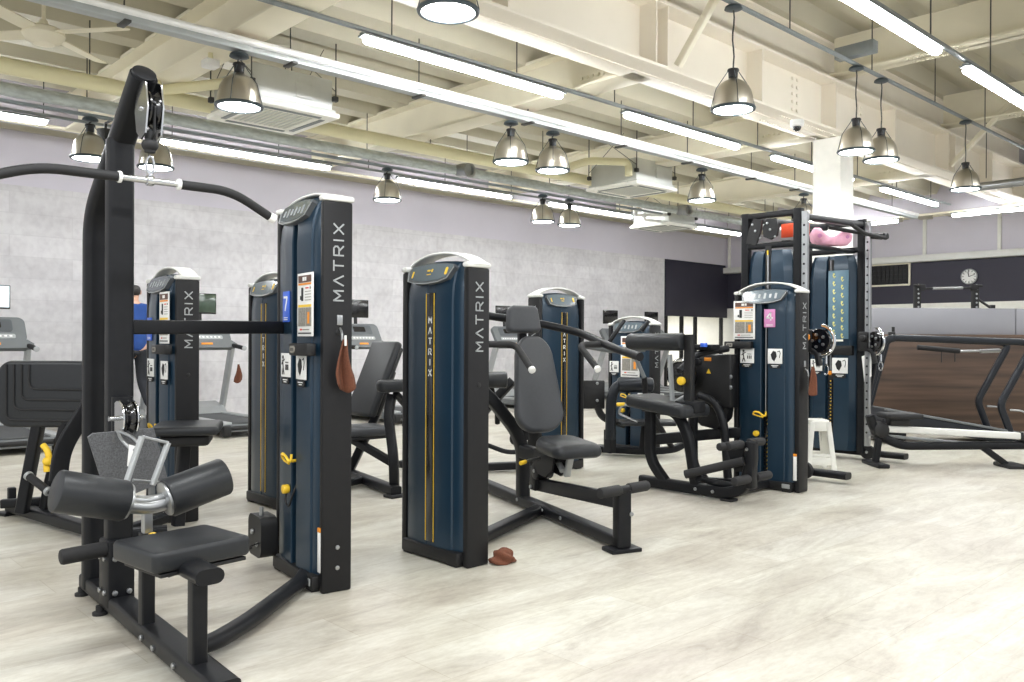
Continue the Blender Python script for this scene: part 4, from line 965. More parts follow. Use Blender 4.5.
# foot pegs
pb = build(MB().box((x, 3.43, .3), (.09, .07, .36), .016), 'peg_post', 'frame', t)
m = MB(); m.prism([(-.1, .1), (.06, .1), (.06, -.1), (-.02, -.1)], (x, 3.54, .34), (0, -1, 0), (0, 0, 1), (1, 0, 0), .05); build(m, 'gusset', 'frame', pb)
for y, z in ((3.48, .455), (3.42, .2)):
    for sx in (-1, 1): build(MB().rod((x + sx * .05, y, z), (x + sx * .25, y, z), .034, 16, .012), 'foot_peg', 'rubber', pb)
build(MB().rod((x - .3, 3.52, .45), (x - .04, 3.48, .455), .03, 14, .01), 'foot_peg', 'rubber', pb)
pg = build(MB().tube([(x - .18, 3.9, .19), (x - .1, 3.68, .26), (x - .05, 3.46, .33)], .034, 14, .06), 'foot_peg', 'rubber', t)
build(MB().tube([(x - .14, 3.8, .17), (x + .02, 3.78, .12), (x + .02, 3.56, .12), (x, 3.42, .2)], .026, 12, .08), 'floor_loop', 'frame', t)
# cam housing and rear frame
cb = build(MB().box((6.33, 4.2, .89), (.12, .46, .46), .02).prism([(-.2, 0), (.2, 0), (.18, -.1), (.08, -.18), (-.08, -.2), (-.18, -.1)], (6.33, 4.2, .67), (0, 1, 0), (0, 0, 1), (1, 0, 0), .08), 'cam_housing', 'black', t)
m = MB().use('orange').box((6.268, 4.2, 1.075), (.004, .07, .03), .001).use('yellow').prism([(-.022, -.018), (.022, -.018), (0, .022)], (6.267, 4.19, .97), (0, 1, 0), (0, 0, 1), (1, 0, 0), .004)
build(m, 'warning_label', 'orange', cb)
m = MB(); bolt(m, (6.28, 3.98, .93), (1, 0, 0), .02); bolt(m, (6.28, 3.98, .84), (1, 0, 0), .02); each(m, 'bolt', 'steel', cb)
build(MB().disc((6.2, 4.42, .93), (1, 0, 0), .15, .05, 28, .01).disc((6.17, 4.42, .93), (1, 0, 0), .05, .06, 18, .006), 'cam_wheel', 'blackgloss', t)
build(MB().sweep([V((6.165, 4.42 + .13 * cos(a), .93 + .13 * sin(a))) for a in [pi * .1 + pi * .5 * k / 10 for k in range(11)]], circ(.012, 8)), 'cam_edge', 'chrome', t)
build(MB().rt([(6.15, 4.26, .75), (6.15, 4.26, .16), (6.15, 4.14, .05)], .06, .06, .012, .1, up=(1, 0, 0)), 'rear_post', 'frame', t)
build(MB().tube([(6.2, 4.24, .76), (6.2, 4.08, .72), (6.2, 3.99, .55), (6.2, 3.95, .08)], .035, 12, .14), 'curved_post', 'frame', t)
build(MB().rt([(5.72, 4.4, .4), (6.33, 4.2, .42), (6.45, 3.9, .46)], .06, .09, .012, .06), 'cross_rail', 'frame', t)
build(MB().rt([(5.72, 3.7, .05), (6.46, 3.7, .05)], .08, .06, .012).rt([(6.15, 4.2, .04), (6.35, 3.9, .04)], .06, .05, .01), 'base_rail', 'frame', t)
build(MB().tube([(5.85, 4.2, .98), (6.05, 4.15, 1.13), (6.3, 4.02, 1.17)], .03, 10, .08).box((6.1, 4.1, 1.18), (.12, .2, .05), .015).disc((5.95, 4.08, 1.06), (1, 0, 0), .03, .05, 14, .006), 'arm_linkage', 'frame', t)
build(MB().disc((6.0, 4.06, 1.2), (0, 0, 1), .03, .035, 14, .006), 'linkage_knob', 'bluesign', t, 'blue adjuster knob')
# ------------------------------------------------------------------ dual cable trainer
t = thing('cable_trainer', 'tall double cable trainer with navy shrouds and black top frame beside the white column', 'exercise machine', (7.9, 4.0, 0))
def ft_tower(x, yr, yl, H, face):
    w = yl - yr; yc = (yl + yr) / 2
    for y in (yr, yl): build(MB().rt([(x, y, .08), (x, y, H)], .075, .075, .012, up=(1, 0, 0)), 'upright', 'frame', t)
    build(MB().rt([(x, yr, H - .03), (x, yl, H - .03)], .07, .055, .014), 'top_bar', 'panel', t)
    build(MB().rt([(x, yr, H - .31), (x, yl, H - .31)], .07, .055, .014), 'cross_bar', 'frame', t)
    h = w / 2 - .03
    sh = MB(frame_T(x, yc, R(-90)))
    out = [(-h, .1), (-h, -.01), (-h + .07, -.075), (-.05, -.085), (-.045, -.05), (.035, -.05), (.04, -.085), (h - .07, -.075), (h, -.01), (h, .1)]
    s_ = build(loft(sh, [[(a * k, b * q, z) for a, b in out] for z, k, q in ((.09, .9, .9), (.2, 1, 1), (H - .62, 1, 1), (H - .42, .9, .9), (H - .36, .8, .6))]), 'shroud', 'navy', t, ang=28)
    m = MB(frame_T(x, yc, R(-90))).use('ink').box((-.005, -.053, 1.15), (.06, .006, 1.9))
    build(m, 'slot', 'ink', s_)
    m = MB(frame_T(x, yc, R(-90)))
    for k in range(18): m.box((-.005, -.06, .2 + .036 * k), (.045, .014, .03), .003)
    ws = build(m, 'weight_stack', 'blackgloss', t)
    m = MB(frame_T(x, yc, R(-90)))
    for k in range(18): m.box((.0, -.068, .2 + .036 * k), (.012, .002, .01))
    build(m, 'weight_mark', 'yellow', ws)
    build(MB(frame_T(x, yc, R(-90))).disc((-.005, -.07, .9), (0, 1, 0), .022, .03, 14, .005), 'selector_pin', 'orange', t)
    build(MB(frame_T(x, yc, R(-90))).rod((-.005, -.058, .93), (-.005, -.058, H - .4), .011, 8), 'guide_rod', 'steel', t)
    # foot rail along Y with transport wheel
    build(MB().rt([(x + .1, yr - .42, .07), (x + .1, yl + .2, .07)], .12, .06, .026), 'foot_rail', 'frame', t)
    wh = build(MB().disc((x + .02, yr - .06, .09), (1, 0, 0), .075, .05, 22, .01), 'transport_wheel', 'rubber', t)
    build(MB().disc((x - .006, yr - .06, .09), (1, 0, 0), .016, .01, 12, .003), 'hub', 'steel', wh)
    # adjustable column
    cx, cy = x - .05, yr - .09
    cl = build(MB().rt([(cx, cy, .16), (cx, cy, H - .04)], .05, .05, .006, up=(1, 0, 0)), 'adjust_column', 'steel', t)
    m = MB()
    for k in range(24): m.disc((cx - .026, cy, .3 + .085 * k), (1, 0, 0), .011, .003, 10, .001)
    each(m, 'pin_hole', 'ink', cl)
    return s_, cx, cy
s1, cx1, cy1 = ft_tower(7.03, 3.765, 4.29, 2.42, -1)
s2, cx2, cy2 = ft_tower(8.68, 3.94, 4.54, 2.5, -1)
for cx, cy, z, mt, AX in ((cx1 + .03, cy1 - .12, 1.24, 'orange', Mx.Rotation(pi / 2, 4, 'Y')), (cx2 - .02, cy2 - .08, 1.235, 'black', Mx.Rotation(ang + R(14), 4, 'Z') @ Mx.Rotation(pi / 2, 4, 'Y'))):
    AR = AX @ Mx.Rotation(-pi / 2, 4, 'Y')
    cr = build(MB().box((cx, cy + .11, z), (.085, .1, .2), .015).rt([(cx, cy + .1, z - .07), (cx, cy + .02, z - .1), (cx, cy, z - .22)], .06, .04, .01, .05), 'pulley_carriage', 'black', t)
    P = V((cx, cy, z)); m = MB()
    m.lathe([(.02, -.02), (.1, -.02), (.105, -.012), (.088, 0), (.105, .012), (.1, .02), (.02, .02)], Mx.Translation(P) @ AX, 28)
    pw = build(m, 'pulley_wheel', 'blackgloss', t)
    build(MB().sweep([P + AR @ V((0, .138 * cos(a), .138 * sin(a))) for a in [pi * (.55 + .95 * k / 14) for k in range(15)]], circ(.013, 8)), 'pulley_guard', 'chrome', pw)
    m = MB()
    for a in range(5): m.disc(P + AR @ V((-.026, .055 * cos(a * 1.26), .055 * sin(a * 1.26))), AR @ V((1, 0, 0)), .014, .012, 10, .003)
    each(m, 'bolt', 'steel', pw)
    build(MB().disc((cx - .09, cy + .085, z + .03), (1, 0, 0), .034, .06, 16, .01), 'pop_pin', mt, t)
    m = MB().rod(P + V((0, -.06, -.13)), P + V((0, -.06, -.2)), .012).sweep([P + V((.0, -.06 + .02 * cos(a), -.25 + .045 * sin(a))) for a in [2 * pi * k / 14 for k in range(14)]], circ(.006, 6), closed=True, up=(1, 0, 0))
    build(m, 'carabiner', 'chrome', t)
# top pulleys of the near frame, joining bars
for yy, poly in ((4.17, [(-.1, -.11), (.0, -.13), (.05, .0), (.06, .1), (-.02, .12), (-.07, .02)]), (4.02, [(-.07, -.06), (.0, -.09), (.06, -.06), (.08, .02), (.05, .1), (-.04, .1), (-.08, .02)])):
    pl = build(MB().prism(poly, (7.0, yy, 2.25), (0, -1, 0), (0, 0, 1), (-1, 0, 0), .03), 'top_pulley', 'black', t)
    m = MB()
    for y, z in ((0, 0), (-.05, -.07), (.03, .06)): m.disc((6.98, yy + y, 2.25 + z), (1, 0, 0), .012, .01, 10, .003)
    each(m, 'bolt', 'steel', pl)
for i, (y, z) in enumerate(((3.8, 2.36), (4.2, 2.36))): build(MB().rt([(7.03, y, z), (8.68, y + .15, z + .09)], .07, .06, .016), 'joining_beam', 'frame', t)
sb = build(MB().rt([(7.05, 3.9, 2.13), (8.66, 4.05, 2.17)], .09, .035, .01), 'shelf_bar', 'frame', t)
for dy in (-.12, .12): pg = build(MB().tube([(8.0, 3.85 + dy, 2.36), (8.25, 3.72, 2.3), (8.6, 3.66, 2.28)], .02, 10, .06), 'pull_up_grip', 'rubber', t)
build(MB().rt([(8.68, 3.94, 2.34), (8.62, 3.72, 2.3)], .06, .06, .012).rod((8.6, 3.68, 2.31), (8.64, 3.9, 2.33), .022).disc((8.62, 3.66, 2.3), (0, 1, 0), .03, .03, 14, .006), 'end_bracket', 'panel', t)
for y in (4.02, 3.87):
    build(MB().box((7.3, y, 2.27), (.02, .13, .13), .006), 'number_plate', 'redorange', t, 'red-orange plate behind the top pulleys')
m = MB(frame_T(7.03, 4.03, R(-90))).use('yellow').box((-.005, -.062, 1.75), (.012, .006, .62)); build(m, 'accent_line', 'yellow', s1, 'yellow accent line')
# far shroud: instruction poster, dark band, pictogram, mirror strip
FT2 = frame_T(8.68, 4.23, R(-90))
m = MB(FT2).use('posterblue').box((.08, -.088, 1.62), (.22, .006, .72), .001)
for r in range(8):
    for c in range(2):
        x, z = .03 + .09 * c + (.0), 1.93 - .085 * r - .04 * c
        m.use('posteryellow').prism(circ(.011, 8), (x, -.0915, z + .012), (1, 0, 0), (0, 0, 1), (0, -1, 0), .001).stroke([(x - .008, z), (x + .004, z - .026), (x + .016, z - .012)], (0, -.0915, 0), (1, 0, 0), (0, 0, 1), (0, -1, 0), .009, .001)
m.use('offwhite').box((.075, -.0915, 1.245), (.12, .001, .022))
build(m, 'instruction_poster', 'posterblue', s2, 'blue poster with rows of small yellow figures')
build(MB(FT2).box((0, -.055, 1.14), (.46, .08, .1), .006), 'counter_band', 'black', s2)
pictogram(FT2, .1, .98, -.088, s2, 1, .17); pictogram(FT2, -.16, .98, -.088, s2, 0, .13)
m = MB().prism([(-.05, .1), (.05, .14), (.05, -.1), (-.02, -.16)], (8.62, 3.86, .98), (0, -1, 0), (0, 0, 1), (-1, 0, 0), .008); build(m, 'side_card', 'white', t, 'white card on the far upright')
build(MB().rt([(8.72, 3.98, .1), (8.9, 3.95, .75), (8.95, 3.9, 1.1)], .05, .04, .01, .1), 'side_brace', 'frame', t)
# pink cushion on the shelf bar
t = thing('bone_cushion', 'pink bone-shaped neck cushion lying on the top bar of the cable trainer', 'cushion', (8.1, 3.995, 2.19))
X = frame_T(8.1, 3.995, ang, 2.19)
pl = [(-.15, .0), (-.19, .05), (-.2, .12), (-.165, .175), (-.12, .175), (-.085, .13), (-.03, .085), (.03, .085), (.085, .12), (.12, .155), (.165, .15), (.2, .1), (.19, .04), (.15, .0)]
m = MB(X); nn = len(pl)
loops = []
for y, k in ((-.07, .6), (-.055, .9), (-.02, 1), (.02, 1), (.055, .9), (.07, .6)): loops.append([((p[0]) * (1 - (1 - k) * .2), y, .06 + (p[1] - .06) * (k if p[1] > .06 else 1) + (0 if p[1] > .06 else 0)) for p in pl])
build(loft(m, loops), 'cushion', 'pinkfoam', t, ang=70)
build(MB(X).disc((-.135, -.066, .09), (0, 1, 0), .022, .02, 14, .005).disc((.14, -.066, .08), (0, 1, 0), .018, .02, 14, .005), 'eyelet', 'pinksign', t)

# ------------------------------------------------------------------ step stool
t = thing('step_stool', 'white plastic folding step stool standing between the cable trainer feet', 'stool', (7.68, 3.92, 0))
T = frame_T(7.68, 3.92, ang); H = .49
build(MB(T).pad((0, 0, H - .02), (.18, .2, .04), .012), 'step_top', 'offwhite', t)
m = MB(T)
for k in range(5):
    for j in range(3): m.disc((-.07 + .035 * k, -.06 + .06 * j, H + .001), (0, 0, 1), .009, .004, 8, .001)
build(m, 'grip_dot', 'offwhite', t)
for sy in (-1, 1):
    fr = MB(T); yb, yt = sy * .13, sy * .095
    def pt(x, z): return V((x, yb + (yt - yb) * z / H, z))
    for sx in (-1, 1): fr.sweep([pt(sx * .125, 0), pt(sx * .075, H - .02)], rrect(.05, .022, .006), up=(0, 1, 0))
    for z, hh in ((.1, .07), (.155, .03), (H - .06, .09)):
        hw = .125 - .05 * z / H; fr.box(pt(0, z), (2 * hw, .016, hh), .004)
    build(fr, 'leg_frame', 'offwhite', t)
for sx in (-1, 1):
    build(MB(T).prism([(-.12, .16), (.12, .16), (.09, H - .05), (-.09, H - .05)], (sx * .09, 0, 0), (0, 1, 0), (0, 0, 1), (1, 0, 0), .012), 'folding_side', 'offwhite', t)
build(MB(T).box((-.1, -.1, .27), (.04, .02, .07), .006), 'latch', 'black', t)

# ------------------------------------------------------------------ machines in front of the walnut partition (K: right / ahead frame)
K = Mx((pd, pn, V((0, 0, 1)))).transposed().to_4x4()
t = thing('rowing_machine', 'rowing machine with white slide rail and black seat at the right edge', 'rowing machine', K @ V((4.3, 8.4, 0)))
build(MB(K).rt([(3.7, 8.42, .37), (5.04, 8.4, .305)], .09, .065, .012), 'slide_rail', 'cap', t)
build(MB(K).rt([(3.56, 8.42, .5), (3.6, 8.42, .36), (3.82, 8.4, .2), (5.3, 8.4, .215)], .09, .08, .03, .18), 'base_beam', 'frame', t)
build(MB(K).box((5.04, 8.4, .305), (.03, .11, .085), .01).box((5.12, 8.4, .26), (.14, .1, .1), .02), 'rail_end', 'black', t)
build(MB(K).rt([(4.66, 8.4, .2), (4.88, 8.36, .03)], .07, .06, .012), 'leg', 'frame', t)
build(MB(K).pad((4.93, 8.36, .02), (.2, .3, .04), .016), 'foot', 'rubber', t)
build(MB(K).rt([(3.66, 8.42, .34), (3.62, 8.42, .04)], .06, .06, .012).box((3.62, 8.42, .02), (.12, .4, .04), .012), 'leg', 'frame', t)
st = build(MB(K).pad((3.86, 8.42, .5), (.36, .3, .055), .022, None, lambda p: (p.x, p.y, p.z - .03 * (abs(p.x) < .1))), 'seat', 'rubber', t)
build(MB(K).box((3.84, 8.42, .44), (.2, .12, .08), .02), 'seat_carriage', 'black', st)
build(MB(K).disc((3.66, 8.42, .36), (0, 1, 0), .08, .14, 24, .03), 'flywheel_cover', 'black', t)
build(MB(K).rt([(3.6, 8.52, .3), (4.55, 8.5, .22)], .03, .03, .008), 'foot_strap_bar', 'silver', t)
t = thing('incline_sled_trainer', 'curved-frame incline running trainer with long black handrails before the walnut boards', 'exercise machine', K @ V((5.4, 10.8, 0)))
build(MB(K).rt([(4.55, 10.5, .33), (6.1, 10.5, .06)], .62, .16, .03), 'deck', 'navyrail', t)
build(MB(K).rt([(4.55, 10.5, .415), (6.1, 10.5, .145)], .5, .012, .003), 'belt', 'beltgrey', t)
for dy in (-.3, .3): build(MB(K).rt([(4.5, 10.5 + dy, .42), (6.12, 10.5 + dy, .14)], .05, .03, .008), 'side_rail', 'greyplastic', t)
for dx, dy in ((0, .3), (-.06, -.3)):
    hx = .0 if dy > 0 else .3
    up = build(MB(K).rt([(6.1 + dx, 10.5 + dy, .06), (5.94 + dx, 10.5 + dy, .48), (6.31 + dx, 10.5 + dy, 1.16), (6.3 + dx, 10.5 + dy, 1.22), (6.2 + dx, 10.5 + dy, 1.235), (4.9 - hx, 10.5 + dy, 1.28)], .085, .065, .03, .08, up=(0, 1, 0)), 'upright_frame', 'navyrail', t)
    build(MB(K).tube([(6.03 + dx, 10.45 + dy, .42), (6.2 + dx, 10.45 + dy, .41), (6.28 + dx, 10.45 + dy, .3), (6.3 + dx, 10.45 + dy, .12)], .012, 8, .06), 'grab_loop', 'steel', t)
    build(MB(K).rt([(4.9 - hx, 10.5 + dy, 1.28), (4.78 - hx, 10.5 + dy, 1.25), (4.56 - hx, 10.5 + dy, .42)], .08, .06, .02, .1, up=(0, 1, 0)), 'front_frame', 'navyrail', t)
build(MB(K).box((4.62, 10.5, .17), (.3, .6, .3), .04), 'front_housing', 'frame', t)
build(MB(K).box((6.2, 10.5, .04), (.36, .66, .07), .015), 'rear_foot', 'frame', t)
build(MB(K).rod((5.0, 10.45, 1.165), (5.5, 10.4, 1.12), .032, 14, .012), 'push_grip', 'rubber', t)
build(MB(K).rod((5.5, 10.4, 1.12), (6.0, 10.4, 1.13), .016).rod((5.75, 10.4, 1.12), (5.98, 10.4, 1.13), .026, 10), 'push_bar', 'steel', t)
build(MB(K).rod((5.28, 10.41, 1.13), (5.28, 10.41, .98), .006, 6).rod((5.44, 10.4, 1.12), (5.44, 10.4, .99), .006, 6), 'strap', 'black', t)
build(MB(K).box((4.84, 10.8, 1.32), (.08, .06, .08), .012).rod((4.86, 10.8, 1.34), (4.86, 10.8, 1.42), .02), 'console_clip', 'black', t)
# rack behind the partition
t = thing('squat_rack', 'black squat rack with a steel bar, seen above the partition under the clock', 'rack', K @ V((6.95, 13.6, 0)))
for x in (6.5, 7.43):
    u = build(MB(K).rt([(x, 13.6, 0.01), (x, 13.6, 2.16)], .09, .09, .01), 'upright', 'black', t)
    m = MB(K)
    for k in range(7): m.disc((x, 13.55, 1.72 + .07 * k), (0, 1, 0), .016, .01, 10, .003)
    each(m, 'pin_hole', 'silver', u)
    build(MB(K).box((x + (.05 if x < 7 else -.05), 13.55, 2.1), (.1, .08, .1), .015).rod((x - .08, 13.54, 2.13), (x + .08, 13.54, 2.13), .02), 'bar_hook', 'rubber', t)
    build(MB(K).rt([(x, 13.2, .04), (x, 14.3, .04)], .08, .06, .01).rt([(x, 14.25, .04), (x, 14.25, 1.7)], .07, .07, .01), 'base_frame', 'black', t)
br = build(MB(K).rod((6.5, 13.54, 2.08), (7.43, 13.54, 2.1), .016), 'bar', 'rubber', t)
build(MB(K).rod((6.72, 13.54, 2.084), (7.2, 13.54, 2.095), .022, 12, .004), 'knurled_grip', 'steel', br)
build(MB(K).rod((7.43, 13.6, 1.95), (7.62, 13.5, 1.78), .02), 'arm', 'black', t)
for i, (x, h_, lb) in enumerate(((6.95, 1.78, 'short black storage post peeking over the partition between the rack uprights'), (7.88, 1.84, 'short black storage post peeking over the partition right of the rack'))):
    t = thing('plate_post', lb, 'storage post', K @ V((x, 13.9, 0)), 'storage posts behind the partition')
    build(MB(K).rt([(x, 13.9, .01), (x, 13.9, h_)], .07, .07, .01), 'post', 'black', t)
    build(MB(K).disc((x - .22, 13.9, 1.62), (1, 0, 0), .17, .06, 24, .012).rod((x - .3, 13.9, 1.62), (x, 13.9, 1.62), .025), 'weight_plate', 'rubber', t)
    build(MB(K).box((x, 13.9, .03), (.4, .5, .06), .012), 'base', 'black', t)
# ------------------------------------------------------------------ treadmills along the left wall
def treadmill(loc, label, lit=None):
    t = thing('treadmill', label, 'treadmill', loc, 'treadmills along the left wall'); T = frame_T(loc[0], loc[1], 0)
    d = build(MB(T).box((0, -1.05, .12), (.78, 1.98, .1), .02), 'deck', 'greyplastic', t)
    build(MB(T).box((0, -1.1, .175), (.52, 1.86, .014), .004), 'belt', 'beltgrey', d)
    for sx in (-1, 1): build(MB(T).box((sx * .325, -1.1, .18), (.12, 1.85, .03), .01), 'side_step', 'silver', d)
    build(MB(T).rod((-.36, -2.0, .12), (.36, -2.0, .12), .05, 14, .01).box((.34, -2.0, .09), (.1, .14, .14), .02).box((-.34, -2.0, .09), (.1, .14, .14), .02), 'rear_roller', 'black', t)
    hood = [(0, 0.02), (0, .2), (-.12, .33), (-.4, .27), (-.52, .19), (-.52, .02)]
    build(MB(T).prism([(y, z) for y, z in hood], (0, .02, 0), (0, 1, 0), (0, 0, 1), (-1, 0, 0), .74), 'motor_hood', 'silver', t, ang=20)
    for sx in (-1, 1):
        build(MB(T).rt([(sx * .39, -.2, .05), (sx * .39, -.26, .2), (sx * .38, -.62, 1.16)], .06, .12, .02, .06, up=(0, 1, 0)), 'upright', 'silver', t)
        h = build(MB(T).tube([(sx * .38, -.5, 1.14), (sx * .38, -.72, 1.13), (sx * .37, -1.02, 1.10)], .03, 12, .06), 'handrail', 'rubber', t)
        build(MB(T).disc((sx * .37, -1.02, 1.1), (0, 1, .1), .033, .02, 14, .005), 'end_cap', 'silver', h)
    build(MB(T).rt([(-.4, -.6, 1.12), (.4, -.6, 1.12)], .1, .07, .025), 'cross_bar', 'panel', t)
    Cn = T @ Mx.Translation(V((0, -.52, 1.31))) @ Mx.Rotation(R(-32), 4, 'X')
    c = build(MB(Cn).rp((0, 0, 0), (1, 0, 0), (0, 0, 1), (0, -1, 0), .74, .36, .08, .06).prism([(-.37, -.14), (.37, -.14), (.44, -.2), (.4, -.26), (-.4, -.26), (-.44, -.2)], (0, 0, 0), (1, 0, 0), (0, 0, 1), (0, -1, 0), .07), 'console', 'greyplastic', t)
    build(MB(Cn).rp((0, -.032, .06), (1, 0, 0), (0, 0, 1), (0, -1, 0), .46, .17, .03, .006), 'console_display', 'displaygrey', c)
    m = MB(Cn).use('silver').rp((0, -.032, -.09), (1, 0, 0), (0, 0, 1), (0, -1, 0), .5, .06, .02, .006).use('blackgloss').rp((0, -.036, .07), (1, 0, 0), (0, 0, 1), (0, -1, 0), .22, .09, .015, .006)
    m.use('white')
    for k in range(8): m.box((-.2 + .057 * k, -.037, -.09), (.03, .004, .022), .001)
    m.use('orange').box((0, -.04, -.2), (.16, .01, .03), .003)
    build(m, 'button_panel', 'silver', c)
    build(MB(T).rt([(0, -.42, 1.36), (0, -.4, 1.62)], .05, .04, .01), 'screen_stalk', 'black', t)
    tv = build(MB(T).box((0, -.42, 1.72), (.46, .035, .29), .01), 'screen', 'blackgloss', t)
    build(MB(T).box((0, -.44, 1.725), (.43, .004, .255), .001), 'screen_face', lit or 'blackgloss', tv)
    return t
a = treadmill((4.92, 12.05, 0), 'grey treadmill with a green-tinted screen and a red towel, behind the left tower', 'screenpic')
b = treadmill((2.35, 12.05, 0), 'grey treadmill cut by the left edge, with a white lit screen', 'screenlit')
c0 = treadmill((7.47, 12.05, 0), 'grey treadmill with dark screen, seen beside the brown towel and chest machine')
for x, lb in ((3.8, 'grey treadmill under the person in the blue shirt'), (10.72, 'grey treadmill seen between the central tower and its backrest'),
              (13.75, 'grey treadmill with dark screen behind the tower with the blue sticker, left one'), (15.15, 'grey treadmill with dark screen nearest to the dark wall panel')):
    copy_tree(c0, (x, 12.05, 0), label=lb)
towel((5.36, 11.36, .87), (1, 0, 0), .13, .27, 'red-brown towel hanging on the upright of the treadmill with the green-tinted screen', None)

# ------------------------------------------------------------------ person walking on a treadmill, back to us
def skin(name, nodes, edges, material, par, lvl=2, extra=None):
    me = bpy.data.meshes.new('skeleton'); me.from_pydata([V(n[0]) for n in nodes], edges, [])
    o = bpy.data.objects.new('skeleton', me); COL.objects.link(o)
    sk = o.modifiers.new('skin', 'SKIN'); sk.use_smooth_shade = True
    for i, n in enumerate(nodes):
        r = n[1]; me.skin_vertices[0].data[i].radius = r if isinstance(r, tuple) else (r, r)
    me.skin_vertices[0].data[0].use_root = True
    sb = o.modifiers.new('sub', 'SUBSURF'); sb.levels = sb.render_levels = lvl
    dg = bpy.context.evaluated_depsgraph_get(); e = o.evaluated_get(dg); mm = e.to_mesh()
    m = MB(); m.add([v.co.copy() for v in mm.vertices], [list(p.vertices) for p in mm.polygons])
    e.to_mesh_clear(); bpy.data.objects.remove(o); bpy.data.meshes.remove(me)
    if extra: extra(m)
    return build(m, name, material, par, ang=80)
px_, py_, pz_ = 3.80, 10.95, .185
t = thing('person', 'person in a blue shirt walking on a treadmill, seen from behind', 'person', (px_, py_, pz_))
def Q(x, y, z): return V((px_ + x, py_ + y, pz_ + z))
N = [(Q(0, 0, .95), (.13, .1)), (Q(0, .01, 1.1), (.125, .09)), (Q(0, .02, 1.28), (.14, .1)), (Q(0, .01, 1.42), (.12, .085)), (Q(0, .02, 1.5), .052), (Q(0, .035, 1.56), (.062, .075)), (Q(0, .035, 1.63), (.074, .092)), (Q(0, .03, 1.7), (.052, .066)),
     (Q(-.19, .01, 1.41), .056), (Q(-.25, -.02, 1.13), .042), (Q(-.24, .2, 1.0), .028),
     (Q(.19, .01, 1.41), .056), (Q(.26, .0, 1.13), .042), (Q(.25, .22, 1.02), .028),
     (Q(-.1, .01, .88), .088), (Q(-.11, .14, .5), .058), (Q(-.11, .16, .09), .038), (Q(-.11, .29, .04), .034),
     (Q(.1, 0, .88), .088), (Q(.11, .02, .5), .058), (Q(.11, -.26, .17), .038), (Q(.11, -.17, .05), .034)]
E_ = [(0, 1), (1, 2), (2, 3), (3, 4), (4, 5), (5, 6), (6, 7), (3, 8), (8, 9), (9, 10), (3, 11), (11, 12), (12, 13), (0, 14), (14, 15), (15, 16), (16, 17), (0, 18), (18, 19), (19, 20), (20, 21)]
# hands: palm plus five fingers each, in the same skin graph
for wr, sx in ((10, -1), (13, 1)):
    W = N[wr][0]; b0 = len(N); N.append((W + V((0, .06, -.015)), (.03, .016))); E_.append((wr, b0))
    for k, (dx, L) in enumerate(((-.026, .055), (-.009, .065), (.009, .062), (.026, .048))):
        q0 = len(N); N.append((W + V((dx, .095, -.02)), .0085)); N.append((W + V((dx, .095 + L * .6, -.035)), .008)); N.append((W + V((dx, .095 + L * .75, -.06)), .007))
        E_ += [(b0, q0), (q0, q0 + 1), (q0 + 1, q0 + 2)]
    q0 = len(N); N.append((W + V((-sx * .035, .05, -.02)), .0095)); N.append((W + V((-sx * .05, .09, -.035)), .008)); E_ += [(b0, q0), (q0, q0 + 1)]
def face(m):
    hc = Q(0, .035, 1.63)
    for sx in (-1, 1):
        m.ball(hc + V((sx * .082, -.005, -.005)), .03, (.35, .6, 1.)); m.ball(hc + V((sx * .032, .1, .01)), .012)
    m.ball(hc + V((0, .112, -.022)), .02, (.6, .8, 1.1)); m.ball(hc + V((0, .1, -.062)), .02, (1.2, .4, .4))
body = skin('body', N, E_, 'skin', t, 2, face)
hN = [(Q(0, .0, 1.56), (.06, .05)), (Q(0, .005, 1.64), (.084, .085)), (Q(0, .02, 1.715), (.066, .075))]
skin('hair', hN, [(0, 1), (1, 2)], 'hair', t)
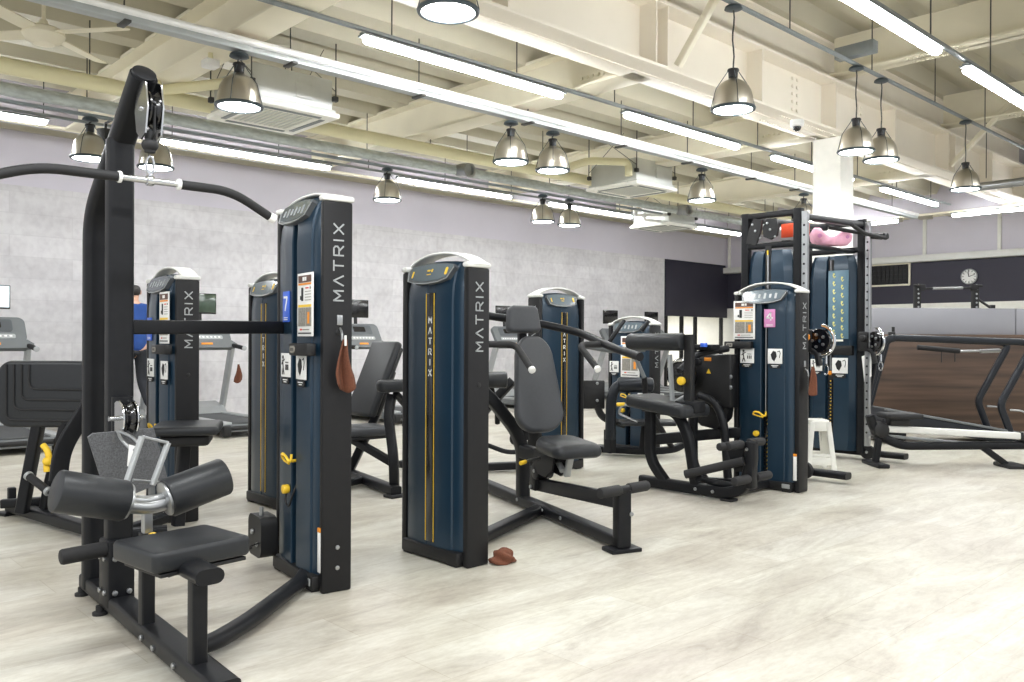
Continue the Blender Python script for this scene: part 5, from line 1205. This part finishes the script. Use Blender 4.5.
sN = [(Q(0, 0, .82), (.165, .13)), (Q(0, .01, 1.1), (.165, .115)), (Q(0, .02, 1.3), (.175, .12)), (Q(0, .01, 1.43), (.14, .098)), (Q(0, .018, 1.49), .07),
      (Q(-.195, .01, 1.41), .08), (Q(-.245, -.01, 1.2), .075), (Q(.195, .01, 1.41), .08), (Q(.25, .0, 1.2), .075)]
skin('shirt', sN, [(0, 1), (1, 2), (2, 3), (3, 4), (3, 5), (5, 6), (3, 7), (7, 8)], 'shirt', t)
tN = [(Q(0, 0, 1.0), (.14, .108)), (Q(-.1, .01, .84), .108), (Q(-.11, .14, .5), .078), (Q(-.11, .16, .14), .058), (Q(.1, 0, .84), .108), (Q(.11, .02, .5), .078), (Q(.11, -.24, .2), .058)]
skin('trousers', tN, [(0, 1), (1, 2), (2, 3), (0, 4), (4, 5), (5, 6)], 'trousers', t)
for k, (a_, b_) in enumerate(((Q(-.11, .12, .055), Q(-.11, .3, .04)), (Q(.11, -.28, .13), Q(.11, -.16, .035)))):
    skin('shoe', [(a_, (.048, .05)), (a_.lerp(b_, .5), (.048, .045)), (b_, (.042, .03))], [(0, 1), (1, 2)], 'shoe', t)
# ------------------------------------------------------------------ light, view
w = bpy.data.worlds.new('world'); SC.world = w; w.use_nodes = True
w.node_tree.nodes['Background'].inputs['Color'].default_value = (.96, .98, 1, 1); w.node_tree.nodes['Background'].inputs['Strength'].default_value = .9
def area(loc, size, power, rot=(0, 0, 0)):
    l = bpy.data.lights.new('strip_lamp', 'AREA'); l.shape = 'RECTANGLE'; l.size, l.size_y = size; l.energy = power; l.color = (.97, .99, 1)
    o = bpy.data.objects.new('strip_lamp', l); COL.objects.link(o); o.location = loc; o.rotation_euler = rot
for x, y in ((-1.5, 5.5), (1.2, 2.58), (-2, 2.58), (1.5, -.5), (4.5, -.5), (7.5, -.5), (10.5, -.5), (-1.5, -.5), (11.6, 2.58), (14, 2.58)): area((x, y, 3.5), (2.2, .12), 38 if x > 7 else 75)
SC.view_settings.view_transform = 'Standard'; SC.view_settings.look = 'None'; SC.view_settings.gamma = 1; SC.view_settings.use_curve_mapping = False
SC.view_settings.exposure = .12
SC.cycles.use_denoising = True; SC.cycles.max_bounces = 8; SC.cycles.diffuse_bounces = 5
